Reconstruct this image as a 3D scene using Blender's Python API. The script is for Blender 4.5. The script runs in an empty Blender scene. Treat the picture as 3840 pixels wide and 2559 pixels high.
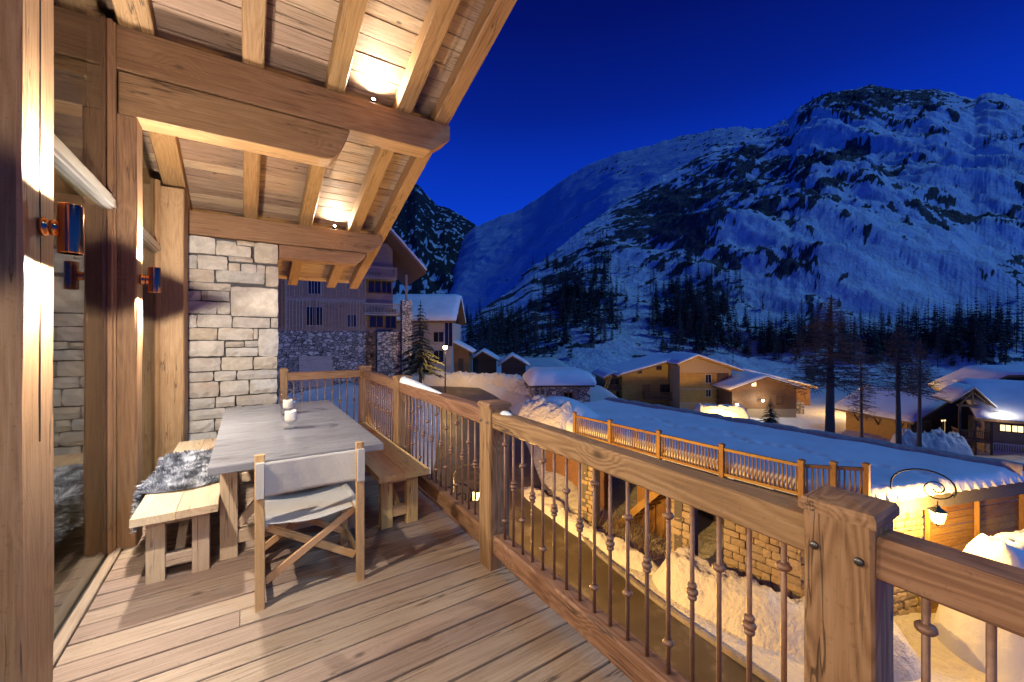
import bpy, bmesh, math, random
import numpy as np
from mathutils import Matrix, Vector, noise as mnoise

# ------------------------------------------------------------------ camera, sky, moon/twilight, exposure
scene = bpy.context.scene
col = scene.collection
R = math.radians
KD = 3840/2353.0
FD = 1526/KD; CXD = 1920/KD; HYD = 1260/KD; CAMH = 1.5
YAW = math.atan((1920-925)/1526.0); SN, CS = math.sin(YAW), math.cos(YAW)

cam_data = bpy.data.cameras.new('camera')
cam = bpy.data.objects.new('camera', cam_data); col.objects.link(cam)
cam.location = (0, 0, CAMH); cam.rotation_euler = (math.pi/2, 0, -YAW)
cam_data.sensor_width = 36.0; cam_data.lens = 1526/3840*36.0
cam_data.shift_y = -(1279.5-1260)/3840
cam_data.clip_start = 0.05; cam_data.clip_end = 6000
scene.camera = cam

world = bpy.data.worlds.new('World'); scene.world = world; world.use_nodes = True
wn = world.node_tree; wn.nodes.clear()
w_out = wn.nodes.new('ShaderNodeOutputWorld'); w_bg = wn.nodes.new('ShaderNodeBackground')
w_tc = wn.nodes.new('ShaderNodeTexCoord'); w_sep = wn.nodes.new('ShaderNodeSeparateXYZ')
w_ramp = wn.nodes.new('ShaderNodeValToRGB')
wn.links.new(w_tc.outputs['Generated'], w_sep.inputs[0])
wn.links.new(w_sep.outputs['Z'], w_ramp.inputs[0])
wn.links.new(w_ramp.outputs[0], w_bg.inputs[0]); wn.links.new(w_bg.outputs[0], w_out.inputs[0])
el = w_ramp.color_ramp.elements
SKY = [(0.0, (0.004, 0.060, 0.66)), (0.25, (0.003, 0.050, 0.62)), (0.39, (0.002, 0.028, 0.42)), (0.475, (0.0015, 0.015, 0.26)), (0.61, (0.001, 0.006, 0.135)), (1.0, (0.001, 0.004, 0.07))]
el[0].position = 0.0; el[0].color = (*SKY[0][1], 1); el[1].position = 1.0; el[1].color = (*SKY[-1][1], 1)
for p, c in SKY[1:-1]:
    e = el.new(p); e.color = (*c, 1)
w_bg.inputs[1].default_value = 1.0

def cam2w(r, d, z=0.0):
    return Vector((SN*d+CS*r, CS*d-SN*r, z))

sun_data = bpy.data.lights.new('twilight_sun', 'SUN'); sun = bpy.data.objects.new('twilight_sun', sun_data); col.objects.link(sun)
sun_data.energy = 1.0; sun_data.angle = R(12); sun_data.color = (0.19, 0.54, 1.0)
sun.rotation_euler = (cam2w(0.85, -0.22, 0.82)).to_track_quat('Z', 'Y').to_euler()

vs = scene.view_settings
vs.view_transform = 'Standard'; vs.look = 'None'; vs.exposure = 0.0; vs.gamma = 1.0; vs.use_curve_mapping = False
try:
    scene.cycles.use_denoising = True
    scene.cycles.sample_clamp_indirect = 4.0
    scene.cycles.max_bounces = 8; scene.cycles.diffuse_bounces = 4; scene.cycles.glossy_bounces = 3
    scene.cycles.transparent_max_bounces = 12
    scene.cycles.caustics_reflective = False; scene.cycles.caustics_refractive = False
except Exception:
    pass

# ------------------------------------------------------------------ helpers
random.seed(7)
I4 = Matrix.Identity(4)
WM = {}
def ray(u, v):
    a = (u-CXD)/FD; b = (HYD-v)/FD
    return Vector((SN+CS*a, CS-SN*a, b))
def at(u, v, d):
    q = ray(u, v)*d; q.z += CAMH; return q
def aty(u, v, y):
    q = ray(u, v); t = y/q.y; return Vector((q.x*t, y, CAMH+q.z*t))

def put(o, parent, M):
    col.objects.link(o); o.parent = parent
    o.matrix_basis = (WM[parent].inverted() @ M) if parent else M
    WM[o] = M.copy(); return o
def tag(o, label=None, cat=None, group=None, kind=None):
    if label: o['label'] = label
    if cat: o['category'] = cat
    if group: o['group'] = group
    if kind: o['kind'] = kind
    return o
def thing(name, label, cat, M=I4, group=None, parent=None, kind=None):
    o = bpy.data.objects.new(name, None); o.empty_display_size = .1
    put(o, parent, M)
    return tag(o, label, cat, group, kind)
def part(name, parent, M=I4):
    o = bpy.data.objects.new(name, None); o.empty_display_size = .1
    return put(o, parent, M)
def T(x, y=None, z=None):
    return Matrix.Translation((x, y, z) if y is not None else x)
def RZ(a): return Matrix.Rotation(a, 4, 'Z')
def RX(a): return Matrix.Rotation(a, 4, 'X')
def RY(a): return Matrix.Rotation(a, 4, 'Y')

class MB:
    def __init__(s): s.v = []; s.f = []
    def add(s, vs_, fs):
        n = len(s.v); s.v += [tuple(p) for p in vs_]; s.f += [tuple(i+n for i in f) for f in fs]; return s
    def box(s, x0, y0, z0, x1, y1, z1, M=None):
        p = [Vector(q) for q in ((x0,y0,z0),(x1,y0,z0),(x1,y1,z0),(x0,y1,z0),(x0,y0,z1),(x1,y0,z1),(x1,y1,z1),(x0,y1,z1))]
        if M is not None: p = [M @ q for q in p]
        return s.add(p, [(0,3,2,1),(4,5,6,7),(0,1,5,4),(1,2,6,5),(2,3,7,6),(3,0,4,7)])
    def bar(s, a, b, w, h=None, up=(0,0,1)):
        a, b = Vector(a), Vector(b); h = h or w
        x = (b-a).normalized(); u = Vector(up)
        if abs(x.dot(u)) > .98: u = Vector((0,1,0))
        y = u.cross(x).normalized(); z = x.cross(y)
        p = [c+y*(sy*w/2)+z*(sz*h/2) for c in (a, b) for sy, sz in ((-1,-1),(1,-1),(1,1),(-1,1))]
        return s.add(p, [(0,3,2,1),(4,5,6,7),(0,1,5,4),(1,2,6,5),(2,3,7,6),(3,0,4,7)])
    def lathe(s, prof, n=16, c=(0,0,0), M=None):
        vv = []
        for r, z in prof:
            for i in range(n):
                a = 2*math.pi*i/n; q = Vector((c[0]+r*math.cos(a), c[1]+r*math.sin(a), c[2]+z))
                vv.append(M @ q if M is not None else q)
        ff = []
        for j in range(len(prof)-1):
            for i in range(n):
                k = (i+1) % n; ff.append((j*n+i, j*n+k, (j+1)*n+k, (j+1)*n+i))
        if prof[0][0] > 1e-6: ff.append(tuple(reversed(range(n))))
        if prof[-1][0] > 1e-6: ff.append(tuple((len(prof)-1)*n+i for i in range(n)))
        return s.add(vv, ff)
    def tube(s, pts, r, n=6, r2=None):
        pts = [Vector(p) for p in pts]; vv = []; N = len(pts)
        up = Vector((0,0,1)); last = None
        for i, p in enumerate(pts):
            t = (pts[min(i+1,N-1)]-pts[max(i-1,0)]).normalized()
            if last is None:
                u = up if abs(t.dot(up)) < .95 else Vector((1,0,0)); y = u.cross(t).normalized()
            else:
                y = (last-t*last.dot(t)); y = y.normalized() if y.length > 1e-6 else last
            last = y; z = t.cross(y); rr = r if r2 is None else r+(r2-r)*i/(N-1)
            for k in range(n):
                a = 2*math.pi*k/n; vv.append(p+y*(rr*math.cos(a))+z*(rr*math.sin(a)))
        ff = [(j*n+i, j*n+(i+1)%n, (j+1)*n+(i+1)%n, (j+1)*n+i) for j in range(N-1) for i in range(n)]
        ff += [tuple(reversed(range(n))), tuple((N-1)*n+i for i in range(n))]
        return s.add(vv, ff)
    def prism(s, poly, axis, a0, a1):
        # poly = [(p,q)...] in the plane across `axis`; 'y': (x,z)  'x': (y,z)  'z': (x,y)
        def P3(p, q, a): return {'y': (p, a, q), 'x': (a, p, q), 'z': (p, q, a)}[axis]
        n = len(poly)
        vv = [P3(p, q, a0) for p, q in poly]+[P3(p, q, a1) for p, q in poly]
        return s.add(vv, [tuple(range(n)), tuple(reversed(range(n, 2*n)))]+[(i, i+n, (i+1)%n+n, (i+1)%n) for i in range(n)])
    def mesh(s, name, smooth=False, fix=True):
        m = bpy.data.meshes.new(name); m.from_pydata(s.v, [], s.f)
        if fix:
            b = bmesh.new(); b.from_mesh(m); bmesh.ops.recalc_face_normals(b, faces=b.faces); b.to_mesh(m); b.free()
        if smooth: m.polygons.foreach_set('use_smooth', [True]*len(m.polygons))
        m.update(); return m
    def build(s, name, mat, parent=None, M=I4, smooth=False, fix=True):
        m = s.mesh(name, smooth, fix); m.materials.append(mat)
        return put(bpy.data.objects.new(name, m), parent, M)
def inst(name, mesh, parent, M):
    return put(bpy.data.objects.new(name, mesh), parent, M)

def beam_mesh(L, w, h, bev=.006, jit=.0015, seg=4, name='beam', rnd=random):
    b = min(bev, w*.3, h*.3); vv = []; ff = []
    prof = [(-w/2+b,-h/2),(w/2-b,-h/2),(w/2,-h/2+b),(w/2,h/2-b),(w/2-b,h/2),(-w/2+b,h/2),(-w/2,h/2-b),(-w/2,-h/2+b)]
    for i in range(seg+1):
        x = -L/2+L*i/seg
        jy, jz = rnd.uniform(-jit,jit), rnd.uniform(-jit,jit)
        for p, q in prof: vv.append((x, p+jy+rnd.uniform(-jit,jit), q+jz+rnd.uniform(-jit,jit)))
    for j in range(seg):
        for i in range(8): ff.append((j*8+i, (j+1)*8+i, (j+1)*8+(i+1)%8, j*8+(i+1)%8))
    ff += [tuple(range(8)), tuple(seg*8+i for i in reversed(range(8)))]
    m = bpy.data.meshes.new(name); m.from_pydata(vv, [], ff); m.update(); return m
def axes(p0, p1, up=(0,0,1)):
    a, b = Vector(p0), Vector(p1); x = (b-a).normalized(); u = Vector(up)
    if abs(x.dot(u)) > .98: u = Vector((0,1,0))
    y = u.cross(x).normalized(); z = x.cross(y); c = (a+b)/2
    return Matrix(((x.x,y.x,z.x,c.x),(x.y,y.y,z.y,c.y),(x.z,y.z,z.z,c.z),(0,0,0,1)))
def beam(name, p0, p1, w, h, mat, parent=None, up=(0,0,1), bev=.006, jit=.0015, seg=4):
    L = (Vector(p1)-Vector(p0)).length
    m = beam_mesh(L, w, h, bev, jit, seg, name); m.materials.append(mat)
    return put(bpy.data.objects.new(name, m), parent, axes(p0, p1, up))

# ------------------------------------------------------------------ materials
MATS = {}
class NT:
    def __init__(s, name):
        s.m = bpy.data.materials.new(name); s.m.use_nodes = True; s.t = s.m.node_tree
        s.b = s.t.nodes['Principled BSDF']; s.out = s.t.nodes['Material Output']; MATS[name] = s.m
    def n(s, typ, **kw):
        d = s.t.nodes.new('ShaderNode'+typ)
        for k, v in kw.items(): setattr(d, k, v)
        return d
    def l(s, a, b): s.t.links.new(a, b)
    def val(s, sock, v):
        if hasattr(v, 'links') or hasattr(v, 'is_linked'): s.l(v, sock)
        else: sock.default_value = v
    def math(s, op, a, b=0.0, c=None, clamp=False):
        d = s.n('Math', operation=op, use_clamp=clamp); s.val(d.inputs[0], a); s.val(d.inputs[1], b)
        if c is not None: s.val(d.inputs[2], c)
        return d.outputs[0]
    def vmath(s, op, a, b):
        d = s.n('VectorMath', operation=op); s.val(d.inputs[0], a); s.val(d.inputs[1], b); return d.outputs[0]
    def noise(s, vec, scale=1.0, detail=4, rough=.55, dist=0.0):
        d = s.n('TexNoise'); s.l(vec, d.inputs['Vector']); d.inputs['Scale'].default_value = scale
        d.inputs['Detail'].default_value = detail; d.inputs['Roughness'].default_value = rough; d.inputs['Distortion'].default_value = dist
        return d.outputs['Fac']
    def ramp(s, fac, stops, interp='LINEAR'):
        d = s.n('ValToRGB'); s.val(d.inputs[0], fac); r = d.color_ramp; r.interpolation = interp
        while len(r.elements) < len(stops): r.elements.new(.5)
        for e, (p, c) in zip(r.elements, stops):
            e.position = p; e.color = (*c, 1) if len(c) == 3 else c
        return d.outputs[0]
    def sstep(s, x, a, b):
        d = s.n('MapRange', interpolation_type='SMOOTHSTEP'); s.val(d.inputs[0], x)
        d.inputs[1].default_value = a; d.inputs[2].default_value = b; return d.outputs[0]
    def mix(s, fac, a, b, mode='MIX'):
        d = s.n('Mix', data_type='RGBA', blend_type=mode); s.val(d.inputs[0], fac)
        for k, v in ((6, a), (7, b)):
            if hasattr(v, 'is_linked'): s.l(v, d.inputs[k])
            else: d.inputs[k].default_value = (*v, 1)
        return d.outputs[2]
    def bump(s, h, strength=.3, dist=.01):
        d = s.n('Bump'); d.inputs['Strength'].default_value = strength; d.inputs['Distance'].default_value = dist
        s.l(h, d.inputs['Height']); s.l(d.outputs[0], s.b.inputs['Normal']); return d
    def rand(s): return s.n('ObjectInfo').outputs['Random']
    def objco(s): return s.n('TexCoord').outputs['Object']
    def hsv(s, c, h=.5, sat=1.0, v=1.0):
        d = s.n('HueSaturation'); s.l(c, d.inputs['Color']); s.val(d.inputs['Hue'], h); s.val(d.inputs['Saturation'], sat); s.val(d.inputs['Value'], v)
        return d.outputs[0]

def wood(name, dark, mid, light, fine=26., ring=26., ringlow=4.5, ringmix=.5, knots=1.0, kscale=(1.7, 5.5, 5.5), rough=.62, bump=.25, var=.22, streak=0.0, spec=.35):
    k = NT(name); rnd = k.rand()
    cx = k.n('CombineXYZ'); k.l(k.math('MULTIPLY', rnd, 57.3), cx.inputs[0]); k.l(k.math('MULTIPLY', rnd, 13.1), cx.inputs[1]); k.l(k.math('MULTIPLY', rnd, 31.7), cx.inputs[2])
    co = k.vmath('ADD', k.objco(), cx.outputs[0])
    # knots
    vo = k.n('TexVoronoi'); k.l(k.vmath('MULTIPLY', co, kscale), vo.inputs['Vector']); vo.inputs['Scale'].default_value = 1.0
    kd = vo.outputs['Distance']
    sepc = k.n('SeparateColor'); k.l(vo.outputs['Color'], sepc.inputs[0])
    pick = k.math('GREATER_THAN', sepc.outputs[0], 1-.42*knots)
    kn = k.math('MULTIPLY', k.math('SUBTRACT', 1.0, k.sstep(kd, .04, .15)), pick)
    halo = k.math('MULTIPLY', k.math('SUBTRACT', 1.0, k.sstep(kd, .08, .5)), pick)
    # grain
    low = k.noise(k.vmath('MULTIPLY', co, (.55, ringlow, ringlow)), 1.0, 2, .5, .4)
    low2 = k.math('ADD', low, k.math('MULTIPLY', halo, .16))
    rg = k.math('SINE', k.math('MULTIPLY', low2, ring*5.5))
    rg = k.math('MULTIPLY_ADD', rg, .5, .5)
    fn = k.noise(k.vmath('MULTIPLY', co, (3.2, fine*3.4, fine*3.4)), 1.0, 5, .7, .2)
    v = k.math('ADD', k.math('MULTIPLY', rg, ringmix*.55), k.math('MULTIPLY', fn, 1-ringmix*.55))
    c = k.ramp(v, [(.14, dark), (.48, mid), (.86, light)])
    blot = k.noise(k.vmath('MULTIPLY', co, (1.1, 3., 3.)), 1.0, 3, .6)
    c = k.mix(k.sstep(blot, .35, .75), c, k.hsv(c, .5, 1.03, .84))
    if streak > 0:
        stn = k.noise(k.vmath('MULTIPLY', co, (.8, 24., 24.)), 1.0, 5, .65, .3)
        c = k.mix(k.math('MULTIPLY', k.sstep(stn, .54, .72), streak), c, tuple(x*.35 for x in dark))
    ckn = k.noise(k.vmath('MULTIPLY', co, (.45, 8., 8.)), 1.0, 4, .6, .15); msk = k.sstep(k.noise(k.vmath('MULTIPLY', co, (1.4, 5., 5.)), 1.0, 2, .5), .50, .58)
    ck = k.math('MULTIPLY', k.math('SUBTRACT', 1.0, k.sstep(k.math('ABSOLUTE', k.math('SUBTRACT', ckn, .5)), .003, .011)), msk)
    c = k.mix(k.math('MULTIPLY', ck, .75), c, tuple(x*.3 for x in dark))
    spk = k.noise(co, 70., 3, .6); c = k.mix(k.sstep(spk, .58, .72), c, k.hsv(c, .5, 1.0, .78))
    kcol = tuple(x*.34 for x in dark)
    c = k.mix(k.math('MULTIPLY', kn, .85), c, kcol)
    c = k.hsv(c, k.math('MULTIPLY_ADD', rnd, .02, .49), 1.0, k.math('MULTIPLY_ADD', rnd, var*2, 1-var))
    k.l(c, k.b.inputs['Base Color'])
    k.l(k.math('MULTIPLY_ADD', fn, -.25, rough+.12), k.b.inputs['Roughness'])
    k.b.inputs['Specular IOR Level'].default_value = spec
    k.bump(k.math('SUBTRACT', v, k.math('ADD', k.math('MULTIPLY', kn, .3), k.math('MULTIPLY', ck, .8))), bump, .006)
    return k.m
def plain(name, c, rough=.6, metal=0.0, var=.0, nscale=0, namp=.3, bump=0.0, emit=None, es=1.0, spec=.5):
    k = NT(name); k.b.inputs['Roughness'].default_value = rough; k.b.inputs['Metallic'].default_value = metal
    k.b.inputs['Specular IOR Level'].default_value = spec
    if nscale:
        nz = k.noise(k.objco(), nscale, 6, .62)
        cc = k.ramp(nz, [(.25, tuple(x*(1-namp) for x in c)), (.75, tuple(min(1, x*(1+namp)) for x in c))])
        if var: cc = k.hsv(cc, .5, 1.0, k.math('MULTIPLY_ADD', k.rand(), var*2, 1-var))
        k.l(cc, k.b.inputs['Base Color'])
        if bump: k.bump(nz, bump, .01)
    else: k.b.inputs['Base Color'].default_value = (*c, 1)
    if emit:
        k.b.inputs['Emission Color'].default_value = (*emit, 1); k.b.inputs['Emission Strength'].default_value = es
    return k.m

wood('deck_wood', (.13,.082,.05), (.295,.205,.143), (.42,.315,.238), ring=18, ringmix=.16, knots=.9, kscale=(3.4,6.5,6.5), var=.16, rough=.6)
wood('beam_wood', (.13,.062,.026), (.265,.138,.060), (.38,.22,.105), ring=20, ringmix=.22, knots=.9, streak=.5, kscale=(2.6,4.2,4.2), var=.12, bump=.35)
wood('rail_wood', (.135,.062,.028), (.28,.140,.064), (.40,.228,.118), ring=22, ringlow=6., ringmix=.5, knots=.8, kscale=(2.8,5.,5.), streak=.4, var=.10, bump=.5)
wood('ceiling_wood', (.17,.095,.055), (.37,.245,.155), (.50,.36,.245), ring=20, ringmix=.15, knots=.8, kscale=(4.5,8.,8.), streak=.9, var=.26, bump=.6, rough=.7)
wood('post_wood', (.18,.090,.042), (.32,.178,.085), (.44,.28,.15), ring=18, ringmix=.2, knots=.8, kscale=(3.0,5.,5.), var=.1, bump=.4)
wood('frame_wood', (.20,.105,.045), (.30,.165,.07), (.38,.22,.10), ring=16, ringmix=.3, knots=.5, var=.1, bump=.2)
wood('oak', (.42,.29,.18), (.56,.41,.27), (.65,.50,.35), ring=14, ringmix=.3, knots=.15, var=.1, bump=.12, rough=.5)
wood('oak_honey', (.42,.24,.09), (.56,.35,.14), (.65,.43,.19), ring=14, ringmix=.3, knots=.15, var=.08, bump=.12, rough=.5)
wood('chair_wood', (.38,.21,.085), (.52,.31,.14), (.62,.40,.20), ring=16, ringmix=.3, knots=.1, var=.1, bump=.12, rough=.5)
wood('grey_wood', (.145,.142,.148), (.20,.195,.205), (.26,.255,.265), ring=12, ringmix=.4, knots=.2, var=.05, bump=.12, rough=.30, spec=.6)
wood('fence_wood', (.16,.085,.025), (.30,.165,.05), (.40,.24,.08), ring=16, ringmix=.3, knots=.4, var=.15, bump=.3)
plain('dark_gap', (.03,.02,.014), .9)
plain('canvas', (.44,.40,.35), .9, nscale=90, namp=.10, bump=.25)
plain('iron_brown', (.25,.13,.075), .5, .3, nscale=40, namp=.25, bump=.1)
plain('black_iron', (.02,.02,.022), .5, .6)
plain('copper', (.78,.33,.13), .16, 1.0)
plain('steel', (.55,.53,.52), .3, 1.0)
plain('bolt_metal', (.12,.11,.10), .4, .9)
plain('lamp_white', (.9,.9,.9), .5, emit=(1.,.93,.82), es=14)
plain('uplight_glow', (.9,.9,.9), .5, emit=(1.,.93,.85), es=60)
plain('candle_wax', (.85,.72,.60), .5, nscale=8, namp=.06)
plain('wick', (.02,.02,.02), .9)
plain('mortar', (.10,.09,.085), .95, nscale=20)

def stone_mat(name, cols, rough=.85, nscale=9., bump=.7):
    k = NT(name); rnd = k.rand()
    cx = k.n('CombineXYZ'); k.l(k.math('MULTIPLY', rnd, 91.), cx.inputs[0]); k.l(k.math('MULTIPLY', rnd, 37.), cx.inputs[1])
    co = k.vmath('ADD', k.objco(), cx.outputs[0])
    base = k.ramp(rnd, [(i/(len(cols)-1), c) for i, c in enumerate(cols)])
    n1 = k.noise(co, nscale, 8, .65, .4); n2 = k.noise(k.vmath('MULTIPLY', co, (1., 1., 3.)), nscale*.35, 4, .6, .8)
    c = k.mix(k.sstep(n1, .3, .75), k.hsv(base, .5, 1.0, .72), base)
    c = k.mix(k.math('MULTIPLY', k.sstep(n2, .5, .78), .5), c, (.42,.29,.16))
    k.l(c, k.b.inputs['Base Color']); k.b.inputs['Roughness'].default_value = rough
    k.b.inputs['Specular IOR Level'].default_value = .25
    k.bump(k.math('ADD', n1, k.math('MULTIPLY', k.noise(co, nscale*5, 4, .6), .35)), bump, .012)
    return k.m
stone_mat('pale_stone', [(.55,.48,.39),(.62,.56,.47),(.50,.44,.37),(.57,.47,.34),(.66,.60,.51),(.48,.45,.38),(.60,.53,.45)])
stone_mat('yellow_stone', [(.40,.31,.20),(.34,.27,.18),(.46,.37,.25),(.30,.25,.18)], nscale=5.)
stone_mat('grey_stone', [(.26,.25,.25),(.20,.19,.19),(.32,.30,.29),(.23,.21,.2)], nscale=4.)

def glass_mat(name, tint=(.92,.95,.94), ior=1.7, rough=.0):
    k = NT(name); k.t.nodes.remove(k.b)
    fr = k.n('Fresnel'); bf = k.n('NewGeometry').outputs['Backfacing']
    k.l(k.math('MULTIPLY_ADD', bf, 1/ior-ior, ior), fr.inputs['IOR'])
    tr = k.n('BsdfTransparent'); tr.inputs[0].default_value = (*tint, 1)
    gl = k.n('BsdfGlossy'); gl.inputs['Roughness'].default_value = rough
    mx = k.n('MixShader'); k.l(fr.outputs[0], mx.inputs[0]); k.l(tr.outputs[0], mx.inputs[1]); k.l(gl.outputs[0], mx.inputs[2])
    k.l(mx.outputs[0], k.out.inputs[0]); return k.m
glass_mat('window_glass', (.70,.74,.72), 3.0)
glass_mat('clear_glass', (.95,.96,.96), 1.75)

k_ = NT('lantern_glow'); k_.t.nodes.remove(k_.b)
_e = k_.n('Emission'); _e.inputs[0].default_value = (1.,.62,.22,1); _e.inputs[1].default_value = 3.
_t = k_.n('BsdfTransparent'); _a = k_.n('AddShader'); k_.l(_e.outputs[0], _a.inputs[0]); k_.l(_t.outputs[0], _a.inputs[1]); k_.l(_a.outputs[0], k_.out.inputs[0])
def snow_mat(name, c=(.80,.83,.86), bump=.5, nscale=6., dist=.04):
    k = NT(name); co = k.objco()
    n1 = k.noise(co, nscale, 8, .6); n2 = k.noise(co, nscale*.12, 3, .5)
    k.l(k.mix(k.sstep(n2, .35, .7), c, tuple(x*.9 for x in c)), k.b.inputs['Base Color'])
    k.b.inputs['Roughness'].default_value = .7; k.b.inputs['Specular IOR Level'].default_value = .25
    k.bump(n1, bump, dist); return k.m
snow_mat('snow'); snow_mat('trampled_snow', (.66,.65,.63), 1.0, 3.5, .16)
def spot(name, loc, target, power, size, blend, colr, radius=.02, parent=None):
    d = bpy.data.lights.new(name, 'SPOT'); d.energy = power; d.spot_size = R(size); d.spot_blend = blend; d.color = colr; d.shadow_soft_size = radius
    o = bpy.data.objects.new(name, d)
    q = (Vector(loc)-Vector(target)).to_track_quat('Z', 'Y').to_matrix().to_4x4()
    return put(o, parent, T(*loc) @ q)
def point(name, loc, power, colr, radius=.05, parent=None):
    d = bpy.data.lights.new(name, 'POINT'); d.energy = power; d.color = colr; d.shadow_soft_size = radius
    return put(bpy.data.objects.new(name, d), parent, T(*loc))
def stone_mesh(w, h, d, seed, rough=.012, edge=.018, res=.07):
    # front at -y, block behind; rounded arrises and an uneven hewn face
    r = random.Random(seed); nx = max(3, min(9, int(w/res)+2)); nz = max(3, min(7, int(h/res)+2)); vv = []
    for j in range(nz):
        for i in range(nx):
            x = -w/2+w*i/(nx-1); z = -h/2+h*j/(nz-1)
            e = (i in (0, nx-1))+(j in (0, nz-1)); y = -d/2+(edge if e == 1 else edge*1.9 if e == 2 else 0)+r.uniform(-rough, rough)
            k_ = .5 if e else 1
            x += r.uniform(-1,1)*min(.010, w*.05)*k_; z += r.uniform(-1,1)*min(.009, h*.07)*k_
            if e == 2: x *= .97; z *= .96
            vv.append((x, y, z))
    n = nx*nz; ff = [(j*nx+i, j*nx+i+1, (j+1)*nx+i+1, (j+1)*nx+i) for j in range(nz-1) for i in range(nx-1)]
    rim = [i for i in range(nx)]+[j*nx+nx-1 for j in range(1,nz)]+[(nz-1)*nx+i for i in range(nx-2,-1,-1)]+[j*nx for j in range(nz-2,0,-1)]
    for q in rim: vv.append((vv[q][0], d/2, vv[q][2]))
    m_ = len(rim)
    ff += [(rim[(i+1)%m_], rim[i], n+i, n+(i+1)%m_) for i in range(m_)]
    me = bpy.data.meshes.new('stone'); me.from_pydata(vv, [], ff); me.update(); return me
# ------------------------------------------------------------------ terrace deck
ZR = lambda y: 3.68-.317*(y-3.89)            # underside of the rafters
deck = thing('terrace_deck', None, None, T(.3, 3, 0), kind='structure')
rd = random.Random(3)
for i in range(52):
    y = 2.375-.15*25+.15*i+.075
    if y < -1.6 or y > 6.42: continue
    cuts = [-.728, 1.408]
    if rd.random() < .4: cuts.insert(1, rd.uniform(-.1, 1.0))
    for a, b in zip(cuts, cuts[1:]):
        dz = rd.uniform(-.0015, .0015)
        beam('deck_board', (a+.0015, y, -.016+dz), (b-.0015, y, -.016+dz), .1390, .032, MATS['deck_wood'], deck, bev=.003, jit=.0008, seg=3)
MB().box(-.95, -1.7, -.16, 1.40, 6.45, -.06).build('deck_base', MATS['dark_gap'], deck)
beam('deck_fascia', (1.425, -1.7, -.10), (1.425, 6.47, -.10), .03, .22, MATS['rail_wood'], deck, seg=8)
beam('deck_fascia', (-.9, 6.465, -.10), (1.41, 6.465, -.10), .03, .22, MATS['rail_wood'], deck, seg=4)

# ------------------------------------------------------------------ the chalet: posts, glazing, stone wall, roof
chalet = thing('chalet', 'timber chalet with glazed doors, pale stone wall and wide plank roof overhang above the terrace', 'building', T(-.8, 3, 0))
PW = MATS['post_wood']; BW = MATS['beam_wood']; FW = MATS['frame_wood']
def post(y0, y1, x0, x1, ztop, mat=PW):
    return beam('post', ((x0+x1)/2, (y0+y1)/2, 0), ((x0+x1)/2, (y0+y1)/2, ztop), y1-y0, x1-x0, mat, chalet, up=(1,0,0), bev=.012, jit=.002, seg=10)
post(2.12, 2.41, -1.0, -.657, 4.2)
MB().prism([(2.266,1.1),(2.268,1.3),(2.271,1.7),(2.268,2.0),(2.271,2.6),(2.268,3.0),(2.2675,2.6),(2.2655,2.0),(2.268,1.7),(2.2655,1.3)], 'x', -.70, -.6535).build('crack', MATS['dark_gap'], chalet)
post(3.895, 4.095, -.93, -.657, 3.055, BW)
post(5.60, 5.98, -.80, -.565, ZR(5.79)-.002, PW)
post(.22, .51, -1.0, -.657, 4.85)
post(-1.65, -1.36, -1.0, -.657, 5.4)
MB().prism([(.55,-6.7),(1.25,-6.7),(1.25,-.165),(.55,-.165)], 'y', -6, 6.3).build('lower_wall', MATS['yellow_stone'], chalet)
gz = part('glazing', chalet, T(-.9, 3, 0))
def bay(y0, y1):
    top = lambda y: ZR(y)-.02
    beam('threshold', (-.758, y0, -.004), (-.758, y1, -.004), .052, .05, MATS['deck_wood'], gz, seg=3)
    MB().box(-.86, y0, -.03, -.786, y1, .012).build('door_track', MATS['bolt_metal'], gz)
    for yy, sg in ((y1, -1), (y0, 1)):
        beam('jamb', (-.845, yy+sg*.05, .0), (-.845, yy+sg*.05, top(yy)), .10, .088, FW, gz, up=(1,0,0), seg=6)
        beam('trim', (-.779, yy+sg*.02, .0), (-.779, yy+sg*.02, top(yy)), .038, .042, FW, gz, up=(1,0,0), seg=6)
        beam('stop_bead', (-.782, yy+sg*.055, .0), (-.782, yy+sg*.055, top(yy)), .022, .03, FW, gz, up=(1,0,0), seg=4)
    beam('transom', (-.835, y0+.1, 2.42), (-.835, y1-.1, 2.42), .07, .10, FW, gz, seg=3)
    MB().prism([(-.798,2.36),(-.765,2.36),(-.765,2.375),(-.748,2.375),(-.748,2.425),(-.762,2.43),(-.762,2.455),(-.798,2.455)], 'y', y0+.07, y1-.07).build('transom_rail', MATS['steel'], gz)
    MB().box(-.800, y0+.09, .03, -.792, y1-.09, 2.368).build('glass_pane', MATS['window_glass'], gz)
    MB().add([(-.796,y0+.09,2.47),(-.796,y1-.09,2.47),(-.796,y1-.09,top(y1)),(-.796,y0+.09,top(y0))], [(0,1,2,3)]).build('glass_pane', MATS['window_glass'], gz)
bay(2.42, 3.885); bay(4.10, 5.595); bay(.52, 2.11)
# room behind the glass
room = part('room', chalet, T(-3, 3, 0))
MB().box(-4.6, -1.7, -.06, -.94, 6.0, -.005).build('floor', MATS['frame_wood'], room)
MB().box(-4.7, -1.7, 0, -4.6, 6.0, 5).build('back_wall', MATS['frame_wood'], room)
MB().box(-4.7, 6.0, -.1, -.86, 6.1, 5).build('side_wall', MATS['frame_wood'], room)
MB().box(-4.7, -1.8, -.1, -1.0, -1.7, 5.6).build('side_wall', MATS['frame_wood'], room)
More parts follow.
